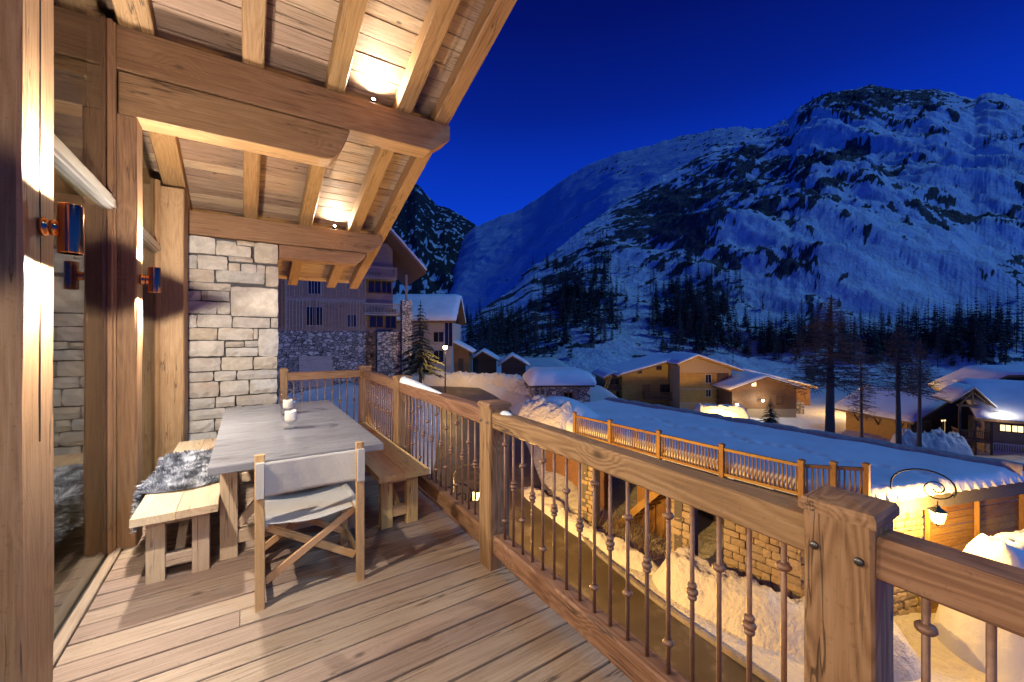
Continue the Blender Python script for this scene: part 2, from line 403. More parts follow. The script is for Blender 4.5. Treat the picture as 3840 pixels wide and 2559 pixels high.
# stone wall at the end of the terrace
sw = part('stone_wall', chalet, T(-.12, 6.1, 0))
MB().box(-.60, 6.16, -.3, .345, 6.5, 2.695).build('core', MATS['mortar'], sw)
ST = [(740,460,1000,615),(1005,540,1325,640),(1010,500,1190,535),(1195,505,1358,545),(1360,525,1572,705),(740,628,825,750),(835,635,1110,765),(1120,650,1340,692),
 (1120,705,1228,775),(1235,715,1375,795),(1380,725,1455,800),(1462,735,1575,920),(740,760,985,875),(1000,780,1455,885),(740,885,1140,950),(740,960,862,1045),(870,960,1130,1050),
 (1140,900,1455,1195),(740,1055,1010,1168),(1015,1062,1132,1172),(740,1178,825,1295),(830,1180,1150,1295),(1155,1205,1505,1298),(1510,1210,1575,1298),(740,1303,1015,1410),(1022,1303,1345,1410),
 (1350,1310,1388,1405),(1395,1310,1575,1560),(740,1420,1080,1560),(1090,1425,1262,1475),(1270,1420,1390,1472),(1095,1482,1390,1560)]
def c6(x, y): return aty((400+x/2.45)/KD, (700+y/2.45)/KD, 6.1)
rects = []
for a, b, c, d in ST:
    if (a, b) == (1140, 900): c = 1575; b = 930
    cx_ = (a+c)/2; sl = .0
    p, q = c6(a, (b+d)/2), c6(c, (b+d)/2); t0, t1 = c6(cx_, b), c6(cx_, d)
    rects.append((p.x, t1.z, q.x, t0.z))
zlow = c6(1150, 1562).z
rs = random.Random(12)
z = zlow-.012
while z > .0:
    h = rs.uniform(.11, .21); x = -.588
    while x < .335:
        w = min(rs.uniform(.16, .42), .345-x)
        if .345-(x+w) < .1: w = .345-x
        rects.append((x, max(z-h, -.02), x+w-.012, z)); x += w
    z -= h+.011
for i, (x0, z0, x1, z1) in enumerate(rects):
    w, h = max(.03, x1-x0), max(.025, z1-z0)
    m = stone_mesh(w, h, .16, i+40, .010, .014); m.materials.append(MATS['pale_stone'])
    o = inst('stone', m, sw, T((x0+x1)/2, 6.165+rs.uniform(-.014, .012), (z0+z1)/2))
# roof: boards over rafters over purlins
roof = part('roof', chalet, T(.5, 4, 3.7))
nrm = Vector((0, .317, 1)).normalized(); dirv = Vector((0, 1, -.317)).normalized()
def roofpt(x, y, off): return Vector((x, y, ZR(y)))+nrm*off
rr = random.Random(5); s = -2.2
while s < 7.98:
    w = rr.choice((.13, .15, .17, .19)); y = s+w*.5*dirv.y
    off = .152+.014+rr.uniform(-.002, .002)
    a, b = roofpt(-1.1, y, off), roofpt(1.748+rr.uniform(-.006, .0), y, off)
    cuts = [a, b]
    if rr.random() < .35:
        t_ = rr.choice((.45, .68)); cuts.insert(1, a.lerp(b, t_))
    for p, q in zip(cuts, cuts[1:]):
        beam('ceiling_board', p, q-(q-p).normalized()*.002, w-.006, .028, MATS['ceiling_wood'], roof, up=nrm, bev=.003, jit=.0015, seg=4)
    s += w*dirv.y
MB().add([roofpt(-1.2, -2.3, .19), roofpt(1.76, -2.3, .19), roofpt(1.76, 8.0, .19), roofpt(-1.2, 8.0, .19)], [(0,1,2,3)]).build('roof_deck', MATS['dark_gap'], roof)
mb = MB(); N = 60
top = []
rowA = [roofpt(-1.2, -2.3+10.35*i/N, .20) for i in range(N+1)]; 
for i in range(N+1):
    y = -2.3+10.35*i/N
    for k_, (xx, o_) in enumerate(((-1.2,.20),(-1.2,.55),(1.2,.55),(1.66,.50),(1.79,.36),(1.77,.20))):
        mb.v.append(tuple(roofpt(xx+(.03*math.sin(i*1.3)+.015*math.sin(i*2.9) if k_ > 2 else 0), y, o_)))
for i in range(N):
    for k_ in range(5): mb.f.append((i*6+k_, (i+1)*6+k_, (i+1)*6+k_+1, i*6+k_+1))
mb.f += [tuple(range(6)), tuple(N*6+k_ for k_ in range(6))]
mb.build('roof_snow', MATS['snow'], roof, smooth=True)
for x0, x1 in ((-.755,-.56), (-.03,.12), (.59,.74), (1.205,1.36), (1.60,1.75)):
    beam('rafter', roofpt((x0+x1)/2, -2.2, .076), roofpt((x0+x1)/2, 8.0, .076), x1-x0, .152, BW, roof, up=nrm, bev=.008, jit=.0025, seg=14)
def poly_beam(name, poly, y0, y1, mat, parent):
    xs = [p for p, _ in poly]; c = (min(xs)+max(xs))/2; zc = sum(q for _, q in poly)/len(poly)
    b = MB().prism([(p-c, q-zc) for p, q in poly], 'y', y0-(y0+y1)/2, y1-(y0+y1)/2)
    o = b.build(name, mat, parent, T(c, (y0+y1)/2, zc))
    bm = bmesh.new(); bm.from_mesh(o.data)
    bmesh.ops.bevel(bm, geom=[e for e in bm.edges if e.calc_face_angle(0) > .6], offset=.007, segments=1, affect='EDGES', profile=.5); bm.to_mesh(o.data); bm.free()
    return o
def corbel(x0, x1, z0, z1, n=7):      # lower beam whose end sweeps up in an S
    pts = [(x0, z1), (x0, z0), (x1-.25, z0)]
    for i in range(1, n+1):
        a = i/n; pts.append((x1-.25+.25*a**.75, z0+(z1-z0)*a**2.1))
    return pts
poly_beam('purlin', [(-1.2,3.68),(-1.2,3.372),(1.56,3.372),(1.60,3.40),(1.62,3.42),(1.77,3.535),(1.77,3.68)], 3.89, 4.13, BW, roof)
poly_beam('corbel', corbel(-.757, .79, 3.06, 3.366), 3.905, 4.115, BW, roof)
poly_beam('purlin', [(-.605,2.985),(-.605,2.702),(1.50,2.702),(1.53,2.73),(1.55,2.745),(1.69,2.85),(1.69,2.985)], 6.095, 6.335, BW, roof)
poly_beam('corbel', corbel(.352, 1.47, 2.52, 2.696), 6.11, 6.32, BW, roof)
poly_beam('purlin', [(-1.2,4.24),(-1.2,3.93),(1.60,3.93),(1.77,4.09),(1.77,4.24)], 2.12, 2.36, BW, roof)
poly_beam('purlin', [(-1.2,4.80),(-1.2,4.5),(1.60,4.5),(1.77,4.66),(1.77,4.80)], .34, .58, BW, roof)

# ------------------------------------------------------------------ lamps of the terrace
WARM = (1.0, .90, .78)
def sconce(y, label, pd=60, pu=60, grp='copper wall lamps on the chalet posts'):
    t = thing('wall_lamp', label, 'lamp', T(-.655, y, 1.915), grp)
    b = MB(); b.lathe([(.0355,1.82),(.037,1.824),(.037,2.006),(.0355,2.01),(.033,2.01),(.033,1.82),(.0355,1.82)], 28, (-.575, y, 0)); b.build('shade', MATS['copper'], t, smooth=False)
    for p in t.children[0].data.polygons: p.use_smooth = abs(p.normal.z) < .5
    MB().lathe([(.0005,-.012),(.033,-.012),(.036,-.004),(.036,.004),(.030,.010),(.027,.016),(.030,.022),(.033,.028),(.024,.036),(.02,.05)], 22, M=T(-.645, y, 1.915) @ RY(math.pi/2)).build('bracket', MATS['copper'], t, smooth=True)
    for zc in (1.826, 2.004):
        MB().lathe([(.0001,0),(.0325,0),(.0325,.002),(.0001,.002)], 20, (-.575, y, zc-.001)).build('lens', MATS['lamp_white'], t)
    spot('down_light', (-.572, y, 1.814), (.35, y, 0), pd, 180, .08, WARM, .03, t)
    spot('up_light', (-.572, y, 2.016), (.35, y, 4), pu, 180, .08, WARM, .03, t)
sconce(2.27, 'polished copper up-and-down lamp on the brightly lit cracked post', 225, 180)
sconce(4.0, 'small copper up-and-down lamp on the post under the big corbel', 280, 240)
sconce(.37, 'assumed unseen copper up-and-down lamp on the post beside the open doors', 115, 80)  # assumed lamp out of view, added to light the near railing
sconce(-1.5, 'assumed unseen copper up-and-down lamp on the last post of the facade', 100, 50)  # another assumed lamp, behind the camera, added for light on railing and terrace
def uplight(x, y, z, tgt, label, power):
    t = thing('beam_spotlight', label, 'spotlight', T(x, y, z), 'small spotlights on the purlins')
    ax = (Vector(tgt)-Vector((x,y,z+.04))).normalized(); M = T(x, y, z+.045) @ ax.to_track_quat('Z','Y').to_matrix().to_4x4()
    MB().lathe([(.022,-.02),(.022,.05),(.018,.052),(.018,.044),(.0001,.044)], 14, M=M).build('housing', MATS['black_iron'], t, smooth=False)
    MB().lathe([(.012,0),(.012,.04)], 8, (x, y, z)).build('stem', MATS['black_iron'], t)
    MB().lathe([(.0001,.046),(.016,.047),(.0001,.055)], 12, M=M).build('lens', MATS['uplight_glow'], t)
    p = Vector((x,y,z+.045))+ax*.065
    spot('beam_light', p, tgt, power, 165, 1.0, (1.,.88,.66), .03, t)
uplight(1.01, 4.0, 3.685, (1.0, 2.2, 4.42), 'small black spotlight shining up from the big carved purlin', 150)
uplight(1.04, 6.22, 2.988, (1.04, 4.6, 3.62), 'small black spotlight on the purlin above the stone wall', 110)

# ------------------------------------------------------------------ terrace railing
MR = T(1.255, 0, 0) @ RZ(-.018)
rail = thing('terrace_railing', 'brown timber terrace railing with thick posts and knuckled iron balusters', 'railing', MR @ T(.07, 3, 0))
RW = MATS['rail_wood']
PY = [-1.48, .42, 2.32, 4.33, 6.14]
def L2(x, y, z): return MR @ Vector((x, y, z))
def rbeam(name, p, q, w, h, up=(0,0,1), **k): return beam(name, L2(*p), L2(*q), w, h, RW, rail, up=up, **k)
capm = MB(); capm.prism([(-.09,1.035),(.09,1.035),(.09,1.055),(.083,1.066),(0,1.076),(-.083,1.066),(-.09,1.055)], 'y', -.09, .09)
def railpost(x, y, w=.15):
    p = rbeam('post', (x, y, -.05), (x, y, 1.034), w, w, up=(1,0,0), bev=.008, jit=.0012, seg=6)
    s_ = w/.15
    c = MB().lathe([(.117*s_,0),(.117*s_,.02),(.108*s_,.032),(.0001,.042)], 4, M=RZ(math.pi/4))
    c.build('cap', RW, rail, MR @ T(x, y, 1.0345))
    return p
for y in PY: railpost(.075, y)
for yb in (.466, .372):
    MB().lathe([(.0001,-.006),(.009,-.006),(.011,0),(.009,.004)], 10, M=L2_ if False else MR @ T(-.002, yb, .945) @ RY(math.pi/2)).build('bolt', MATS['bolt_metal'], rail, smooth=True)
for yb in (2.36, 2.28):
    MB().lathe([(.0001,-.006),(.009,-.006),(.011,0),(.009,.004)], 10, M=MR @ T(-.002, yb, .945) @ RY(math.pi/2)).build('bolt', MATS['steel'], rail, smooth=True)
def bal_mesh(kind):
    b = MB(); b.lathe([(.0082,0),(.0082,.69)], 10)
    def ring(z, r=.021, h=.012): b.lathe([(.0083,z-h),(r*.8,z-h*.75),(r,z-h*.2),(r,z+h*.2),(r*.8,z+h*.75),(.0083,z+h)], 10)
    if kind == 0: ring(.60); ring(.12)
    elif kind == 1: ring(.345, .017, .010); ring(.365, .021, .012); ring(.388, .017, .010)
    elif kind == 2: ring(.50)
    else: ring(.52); ring(.20)
    m = b.mesh('baluster', True); m.materials.append(MATS['iron_brown']); return m
BAL = [bal_mesh(i) for i in range(4)]
def balusters(fn, n, ph=0):
    for i in range(n):
        x, y = fn((i+.75)/(n+.5)); k_ = 1 if (i+ph) % 2 else (0, 2, 0, 3)[(i+ph)//2 % 4]
        inst('baluster', BAL[k_], rail, MR @ T(x, y, .218) @ RZ(i))
for a, b in zip(PY, PY[1:]):
    y0, y1 = a+.076, b-.076
    rbeam('top_rail', (.067, y0, .9575), (.067, y1, .9575), .10, .105, seg=8, bev=.010, jit=.002)
    rbeam('bottom_rail', (.07, y0, .16), (.07, y1, .16), .10, .12, seg=8, bev=.012, jit=.0025)
    balusters(lambda t, y0=y0, y1=y1: (.067, y0+(y1-y0)*t), 17)
railpost(.41-1.255-.11, 6.14, .09)
xe, xs_ = -.91, -.002
rbeam('top_rail', (xe, 6.14, .9575), (xs_, 6.14, .9575), .10, .105, seg=4)
rbeam('bottom_rail', (xe, 6.14, .16), (xs_, 6.14, .16), .10, .12, seg=4)
balusters(lambda t: (xe+(xs_-xe)*t, 6.14), 9, 1)

# ------------------------------------------------------------------ table
tb = thing('dining_table', 'long grey weathered wooden table with pale trestle legs', 'table', T(.31, 4.0, 0))
GW = MATS['grey_wood']; OK_ = MATS['oak']
for y0, y1 in ((2.87, 4.138), (4.142, 5.17)):
    for i in range(1):
        beam('table_top', (-.185, (y0+y1)/2, .727), (.80, (y0+y1)/2, .727), y1-y0, .046, GW, tb, seg=2, bev=.004, jit=.0004)
for y in (3.38, 4.75):
    for x in (-.10, .70):
        beam('leg', (x, y, 0), (x, y, .62), .10, .10, OK_, tb, up=(0,1,0), seg=2, bev=.004, jit=.0003)
    beam('crossbar', (-.155, y, .661), (.755, y, .661), .10, .082, OK_, tb, seg=2, bev=.004, jit=.0003)
    beam('crossbar', (-.049, y, .13), (.649, y, .13), .07, .09, OK_, tb, seg=2, bev=.004, jit=.0003)
    beam('brace', (-.05, y, .20), (.30, y, .612), .05, .05, OK_, tb, seg=1, bev=.003, jit=0, up=(0,1,0))
beam('stretcher', (.30, 3.416, .13), (.30, 4.714, .13), .08, .08, OK_, tb, seg=2, bev=.004, jit=.0003)

def bench(x0, x1, y0, y1, label, mat):
    t = thing('bench', label, 'bench', T((x0+x1)/2, (y0+y1)/2, 0), 'pale wooden benches at the table')
    nb = 2; xm = (x0+x1)/2
    for a, b in ((x0, xm-.0006), (xm+.0006, x1)):
        beam('seat_plank', ((a+b)/2, y0, .427), ((a+b)/2, y1, .427), b-a, .046, mat, t, seg=2, bev=.003, jit=.0004)
    for y in (y0+.16, y1-.16):
        for x in (x0+.095, x1-.095):
            beam('leg', (x, y, 0), (x, y, .403), .09, .07, mat, t, up=(0,1,0), seg=2, bev=.003, jit=.0003)
        beam('crossbar', (x0+.141, y, .11), (x1-.141, y, .11), .05, .075, mat, t, seg=1, bev=.003, jit=.0)
        beam('crossbar', (x0+.141, y, .37), (x1-.141, y, .37), .05, .06, mat, t, seg=1, bev=.003, jit=.0)
    beam('brace', (xm, y0+.20, .13), (xm, y0+.75, .40), .05, .05, mat, t, seg=1, bev=.003, jit=0)
    beam('brace', (xm, y1-.20, .13), (xm, y1-.75, .40), .05, .05, mat, t, seg=1, bev=.003, jit=0)
    return t
bench(-.56, -.15, 3.13, 5.17, 'pale wooden bench by the glass doors, with a grey shaggy throw on it', MATS['oak'])
bench(.82, 1.215, 3.06, 5.15, 'bare honey-coloured wooden bench along the railing', MATS['oak_honey'])

# ------------------------------------------------------------------ shaggy throw
def fur():
    t = thing('shaggy_throw', 'grey-white shaggy fur throw draped over the bench by the glass', 'throw', T(-.4, 4.05, .46))
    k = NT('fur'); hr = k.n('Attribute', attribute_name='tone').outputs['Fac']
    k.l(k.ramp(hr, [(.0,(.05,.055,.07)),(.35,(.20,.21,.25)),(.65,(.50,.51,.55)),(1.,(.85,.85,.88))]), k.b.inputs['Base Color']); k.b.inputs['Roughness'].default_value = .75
    rf = random.Random(9)
    def surf(a, y):      # a: 0 = lower edge hanging over the wall side, 1 = table side
        w = a*.70
        ye = .03*math.sin(y*9)
        if w < .22: return Vector((-.583-.018*math.sin(y*7)-.02*(1-w/.22), y, .235+w+ye*.4)), Vector((-1,0,.25)).normalized()
        x = -.573+(w-.22); r_ = min(1, (w-.22)/.03)
        return Vector((x, y, .456+.004*r_+.008*mnoise.noise(Vector((x*9, y*9, 0))))), Vector((-.1+.1*r_, 0, 1)).normalized()
    NA, NB_ = 24, 40; vv = []; 
    y_lo = lambda a: 3.50+.05*math.sin(a*7)+.10*a; y_hi = lambda a: 4.62+.04*math.sin(a*5+1)
    for j in range(NB_+1):
        for i in range(NA+1):
            a = i/NA*.92; y = y_lo(a)+(y_hi(a)-y_lo(a))*j/NB_; vv.append(tuple(surf(a, y)[0]))
    ff = [(j*(NA+1)+i, j*(NA+1)+i+1, (j+1)*(NA+1)+i+1, (j+1)*(NA+1)+i) for j in range(NB_) for i in range(NA)]
    base = MB(); base.v = vv; base.f = ff
    o = base.build('backing', plain('fur_back', (.18,.19,.22), .9), t, smooth=True)
    hv, hf, tone = [], [], []
    for i in range(15000):
        a = rf.random()*.92; y = y_lo(a)+(y_hi(a)-y_lo(a))*rf.random()
        p, n = surf(a, y)
        cl = mnoise.noise(Vector((p.x*16, p.y*16, p.z*16)))
        sw_ = Vector((mnoise.noise(Vector((p.x*14, p.y*14, 3.1+p.z*9))), mnoise.noise(Vector((p.x*14, p.y*14, 8.7+p.z*9))), 0))
        d = (n+sw_*1.9+Vector((rf.uniform(-.5,.5), rf.uniform(-.5,.5), rf.uniform(-.2,.2)))).normalized()
        ln = rf.uniform(.022, .05); sd = d.cross(Vector((rf.uniform(-1,1), rf.uniform(-1,1), rf.uniform(-1,1)))).normalized()*.0026
        b = len(hv); tip = p+d*ln+Vector((0,0,-.004)); hv += [tuple(p-sd), tuple(p+sd), tuple(p+d*ln*.55+sd*.8), tuple(tip)]
        hf += [(b, b+1, b+2), (b, b+2, b+3)]
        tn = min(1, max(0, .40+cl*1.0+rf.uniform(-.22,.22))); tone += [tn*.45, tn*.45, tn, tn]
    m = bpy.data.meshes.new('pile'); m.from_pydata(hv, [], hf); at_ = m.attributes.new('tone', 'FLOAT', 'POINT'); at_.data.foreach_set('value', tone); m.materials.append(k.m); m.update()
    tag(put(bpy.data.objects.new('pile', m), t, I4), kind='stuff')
fur()

# ------------------------------------------------------------------ director chair
ch = thing('folding_chair', 'wooden folding chair with beige canvas seat and back at the table end', 'chair', T(.32, 2.85, 0))
CW = MATS['chair_wood']
BL, BR, FL_, FR_ = (.06, 2.62), (.585, 2.605), (.075, 3.12), (.585, 3.10)
for nm, (x, y), h, lean in (('back_post', BL, .845, .012), ('back_post', BR, .845, .012), ('front_leg', FL_, .44, 0), ('front_leg', FR_, .44, 0)):
    beam(nm, (x, y, 0), (x, y+lean, h), .030, .048, CW, ch, up=(1,0,0), seg=2, bev=.004, jit=.0003)
for y, s_ in ((2.655, 1), (3.075, -1)):
    beam('cross_bar', (.085, y, .13), (.565, y, .43), .02, .042, CW, ch, seg=1, bev=.003, jit=0)
    beam('cross_bar', (.565, y+s_*.024, .13), (.085, y+s_*.024, .43), .02, .042, CW, ch, seg=1, bev=.003, jit=0)
for (x, _) in (BL, BR):
    beam('side_rail', (x, 2.64, .14), (x, 3.09, .14), .022, .035, CW, ch, seg=1, bev=.003, jit=0)
    beam('seat_rail', (x+(.028 if x < .3 else -.028), 2.63, .445), (x+(.028 if x < .3 else -.028), 3.11, .445), .03, .03, CW, ch, seg=1, bev=.003, jit=0)
cb = MB(); nx, nz = 26, 10
def cloth(fn, nx, nz, th):
    b = MB(); pts = [[Vector(fn(i/nx, j/nz)) for i in range(nx+1)] for j in range(nz+1)]
    fl = [p for r_ in pts for p in r_]; n = len(fl)
    off = Vector(th); b.v = [tuple(p) for p in fl]+[tuple(p+off) for p in fl]; w = nx+1
    for j in range(nz):
        for i in range(nx):
            q = (j*w+i, j*w+i+1, (j+1)*w+i+1, (j+1)*w+i); b.f.append(q); b.f.append(tuple(n+k for k in reversed(q)))
    rim = [i for i in range(nx)]+[j*w+nx for j in range(nz)]+[nz*w+i for i in range(nx,0,-1)]+[j*w for j in range(nz,0,-1)]
    for a, c in zip(rim, rim[1:]+rim[:1]): b.f.append((c, a, n+a, n+c))
    return b
wr = lambda u, v: .004*math.sin(u*31+v*5)*math.exp(-((u-.5)*3)**2*0+0)+.003*mnoise.noise(Vector((u*9, v*4, 1)))
cloth(lambda u, v: (.06+.525*u, 2.607-.003*u+.055*math.sin(math.pi*u)*(1-.3*v)+wr(u, v)*.5-.006, .617+.188*v-.014*math.sin(math.pi*u)*(1-.4*v)), 26, 12, (0, .005, 0)).build('back_canvas', MATS['canvas'], ch, smooth=True)
for (x, y) in (BL, BR):
    MB().prism([(x-.0195, y-.031), (x+.0195, y-.031), (x+.0195, y+.042), (x-.0195, y+.042)], 'z', .615, .807).build('canvas_sleeve', MATS['canvas'], ch)
for zz in (.585, .822):
    beam('hem', (.085, 2.603, zz), (.56, 2.600, zz), .004, .012, MATS['canvas'], ch, seg=1, bev=.001, jit=0) if False else None
cloth(lambda u, v: (.072+.505*u, 2.625+.49*v, .462-.035*math.sin(math.pi*u)+.004*mnoise.noise(Vector((u*6, v*6, 4)))), 20, 16, (0, 0, .005)).build('seat_canvas', MATS['canvas'], ch, smooth=True)
for xx in (.072, .577):
    MB().tube([(xx, 2.622, .452), (xx, 3.118, .452)], .022, 10).build('seat_hem', MATS['canvas'], ch, smooth=True)

# ------------------------------------------------------------------ hurricane candle glasses
def hurricane(x, y, label):
    t = thing('candle_glass', label, 'candle holder', T(x, y, .75), 'glass candle holders on the table')
    pr = [(.052,0),(.053,.004),(.014,.014),(.013,.03),(.026,.042),(.055,.062),(.070,.092),(.073,.125),(.070,.185),(.076,.235)]
    prof = [(.0001,0)]+pr
    MB().lathe(prof, 26).build('glass', MATS['clear_glass'], t, T(x, y, .7502), smooth=True)
    c = MB().lathe([(.0001,0),(.040,0),(.043,.006),(.043,.075),(.038,.080),(.026,.074),(.0001,.073)], 18)
    for i, v in enumerate(c.v):
        if v[2] > .072: c.v[i] = (v[0], v[1], v[2]+.005*math.sin(math.atan2(v[1], v[0])*2+1)*(v[0]**2+v[1]**2)**.5/.036)
    cw = c.build('candle', MATS['candle_wax'], t, T(x, y, .7502+.062), smooth=True)
    MB().tube([(0,0,0),(.001,.001,.012)], .0012, 5).build('wick', MATS['wick'], cw, T(x, y, .7502+.136))
hurricane(.30, 3.75, 'clear footed candle glass nearer the folding chair')
hurricane(.33, 4.42, 'clear footed candle glass nearer the stone wall')

# ------------------------------------------------------------------ leftover snow on the railing and the deck
def snow_strip(name, label, fn, n, grp):
    b = MB(); m_ = 7
    for i in range(n+1):
        t_ = i/n; cy, hw, hh = fn(t_)
        for j in range(m_):
            a = math.pi*j/(m_-1); x = .067-hw*math.cos(a); z = 1.0102+hh*math.sin(a)*(1+.35*mnoise.noise(Vector((x*40, cy*14, 2))))
            b.v.append(tuple(MR @ Vector((x+.006*mnoise.noise(Vector((cy*17, j, 4))), cy, z))))
    for i in range(n):
        for j in range(m_-1): b.f.append((i*m_+j, i*m_+j+1, (i+1)*m_+j+1, (i+1)*m_+j))
    b.f += [tuple(range(m_)), tuple(n*m_+j for j in reversed(range(m_)))]
    o = b.build(name, MATS['snow'], smooth=True); return tag(o, label, 'snow', grp)
snow_strip('rail_snow', 'wedge of leftover snow on the handrail beside the post near the bare bench', lambda t: (4.24-1.05*t, .048*(1-t)**.5+.004, .055*(1-t)**.8+.004), 26, None)
snow_strip('rail_snow', 'small snow patch on the handrail just past the post with steel bolts', lambda t: (2.22-.13*t, .03*math.sin(math.pi*t)+.004, .014*math.sin(math.pi*t)+.003), 10, None)
# ------------------------------------------------------------------ terrain
def vnoise(x, y, seed):
    g = np.random.RandomState(seed).rand(256, 256)
    xi = np.floor(x).astype(int); yi = np.floor(y).astype(int); fx = x-xi; fy = y-yi
    fx = fx*fx*(3-2*fx); fy = fy*fy*(3-2*fy); a = xi & 255; b = yi & 255; a1 = (a+1) & 255; b1 = (b+1) & 255
    return (g[a,b]*(1-fx)+g[a1,b]*fx)*(1-fy)+(g[a,b1]*(1-fx)+g[a1,b1]*fx)*fy
def fbm(x, y, seed, octv=5, gain=.5, ridged=False):
    s_ = 0; amp = 1; tot = 0
    for i in range(octv):
        n = vnoise(x*2**i+i*17.3, y*2**i+i*9.1, seed+i)
        if ridged: n = 1-abs(2*n-1)
        s_ = s_+n*amp; tot += amp; amp *= gain
    return s_/tot
def sst(a, b, x):
    t = np.clip((x-a)/(b-a), 0, 1); return t*t*(3-2*t)
ROADC = [(7.2,-40),(7.2,-10),(7.4,4),(7.9,10),(9.3,16),(12.2,22),(15.0,28),(16.3,33),(15.6,38),(11,44),(2,50),(-10,55)]
def road_pts(n=220):
    P_ = np.array(ROADC, float); seg = np.linspace(0, len(P_)-1.001, n); out = []
    for s_ in seg:      # Catmull-Rom
        i = int(s_); t = s_-i; p = [P_[min(max(i+k, 0), len(P_)-1)] for k in (-1,0,1,2)]
        out.append(.5*((2*p[1])+(-p[0]+p[2])*t+(2*p[0]-5*p[1]+4*p[2]-p[3])*t*t+(-p[0]+3*p[1]-3*p[2]+p[3])*t**3))
    return np.array(out)
RP = road_pts()
def gh0(x, y):
    r = CS*x-SN*y; d = SN*x+CS*y
    zl = np.interp(d, [0,15,40,60,110,400], [-6.6,-6.6,-3.6,-4.6,-5.5,-5.5]); zr = np.interp(d, [0,16,28,45,120,400], [-6.6,-6.6,-8.5,-10.8,-11,-11])
    k_ = sst(6, 17, r-.05*d); return zl*(1-k_)+zr*k_
def rdist(x, y):
    x = np.asarray(x, float); best = np.full(x.shape, 1e9)
    for px, py in RP[::3]: best = np.minimum(best, (x-px)**2+(y-py)**2)
    return np.sqrt(best)
def gheight(x, y):
    x = np.asarray(x, float); y = np.asarray(y, float); h = gh0(x, y); rd_ = rdist(x, y)
    off = sst(2.9, 4.5, rd_)
    h = h-.22*(1-sst(2.6, 3.2, rd_))+off*((fbm(x*.22, y*.22, 3, 4)-.5)*.9+(fbm(x*1.1, y*1.1, 8, 3)-.5)*.18)
    bank = np.exp(-((rd_-4.3)/1.0)**2)*sst(12, 17, y)*(.25+1.1*fbm(x*.35, y*.35, 21, 4))
    return h+bank
def grid_mesh(name, X, Y, Z, mat, smooth=True, kind='structure', parent=None):
    nr, nc = X.shape; v = np.stack([X, Y, Z], -1).reshape(-1, 3)
    idx = np.arange(nr*nc).reshape(nr, nc); f = np.stack([idx[:-1,:-1], idx[:-1,1:], idx[1:,1:], idx[1:,:-1]], -1).reshape(-1, 4)
    m = bpy.data.meshes.new(name); m.vertices.add(len(v)); m.vertices.foreach_set('co', v.ravel())
    m.loops.add(f.size); m.loops.foreach_set('vertex_index', f.ravel()); m.polygons.add(len(f)); m.polygons.foreach_set('loop_start', np.arange(0, f.size, 4)); m.polygons.foreach_set('loop_total', np.full(len(f), 4))
    m.update(calc_edges=True); m.validate()
    m.polygons.foreach_set('use_smooth', [smooth]*len(m.polygons)); m.materials.append(mat)
    o = put(bpy.data.objects.new(name, m), parent, I4)
    if kind: tag(o, kind=kind)
    return o
az = np.linspace(R(-110), R(75), 240); dist = np.concatenate([np.linspace(2, 30, 90), np.geomspace(30.6, 420, 110)])
AZ, DI = np.meshgrid(az, dist)
GX, GY = DI*np.sin(AZ+YAW), DI*np.cos(AZ+YAW)
grid_mesh('ground', GX, GY, gheight(GX, GY), MATS['trampled_snow'])

# road ribbon
k = NT('asphalt'); co = k.objco(); n1 = k.noise(co, 1.1, 6, .6); n2 = k.noise(co, 30, 4, .6)
k.l(k.mix(k.sstep(n1, .52, .72), k.ramp(n1, [(.3,(.055,.044,.030)),(.7,(.095,.074,.05))]), (.16,.14,.12)), k.b.inputs['Base Color'])
k.l(k.math('MULTIPLY_ADD', n1, .5, .25), k.b.inputs['Roughness']); k.bump(n2, .25, .02)
tan = np.gradient(RP, axis=0); tan /= np.linalg.norm(tan, axis=1)[:, None]; nor = np.stack([tan[:,1], -tan[:,0]], -1)
offs = np.linspace(-2.75, 2.75, 7); RX_ = RP[:,0][:,None]+nor[:,0][:,None]*offs; RY_ = RP[:,1][:,None]+nor[:,1][:,None]*offs
grid_mesh('road', RX_, RY_, gh0(RX_, RY_)+.02-.03*(offs/2.75)**2, k.m)
# kerb stones on the far side of the lane and a gutter line
kerb = thing('kerb', None, None, T(10, 10, -6.5), kind='structure')
km = beam_mesh(.96, .16, .22, .015, .004, 2, 'kerb_stone'); km.materials.append(MATS['grey_stone'])
i0 = int(np.argmin(abs(RP[:,1]-0))); i1 = int(np.argmin(abs(RP[:,1]-17))); acc = 0; last = None
for i in range(i0, i1):
    a = RP[i]; b = RP[i+1]; L_ = np.linalg.norm(b-a); nseg = max(1, int(round(L_)))
    for j in range(nseg):
        p = a+(b-a)*(j+.5)/nseg; nn = nor[i]; q = p+nn*2.85; z_ = float(gh0(q[0], q[1]))
        ang = math.atan2(b[1]-a[1], b[0]-a[0]); inst('kerb_stone', km, kerb, T(q[0], q[1], z_-.02) @ RZ(ang))

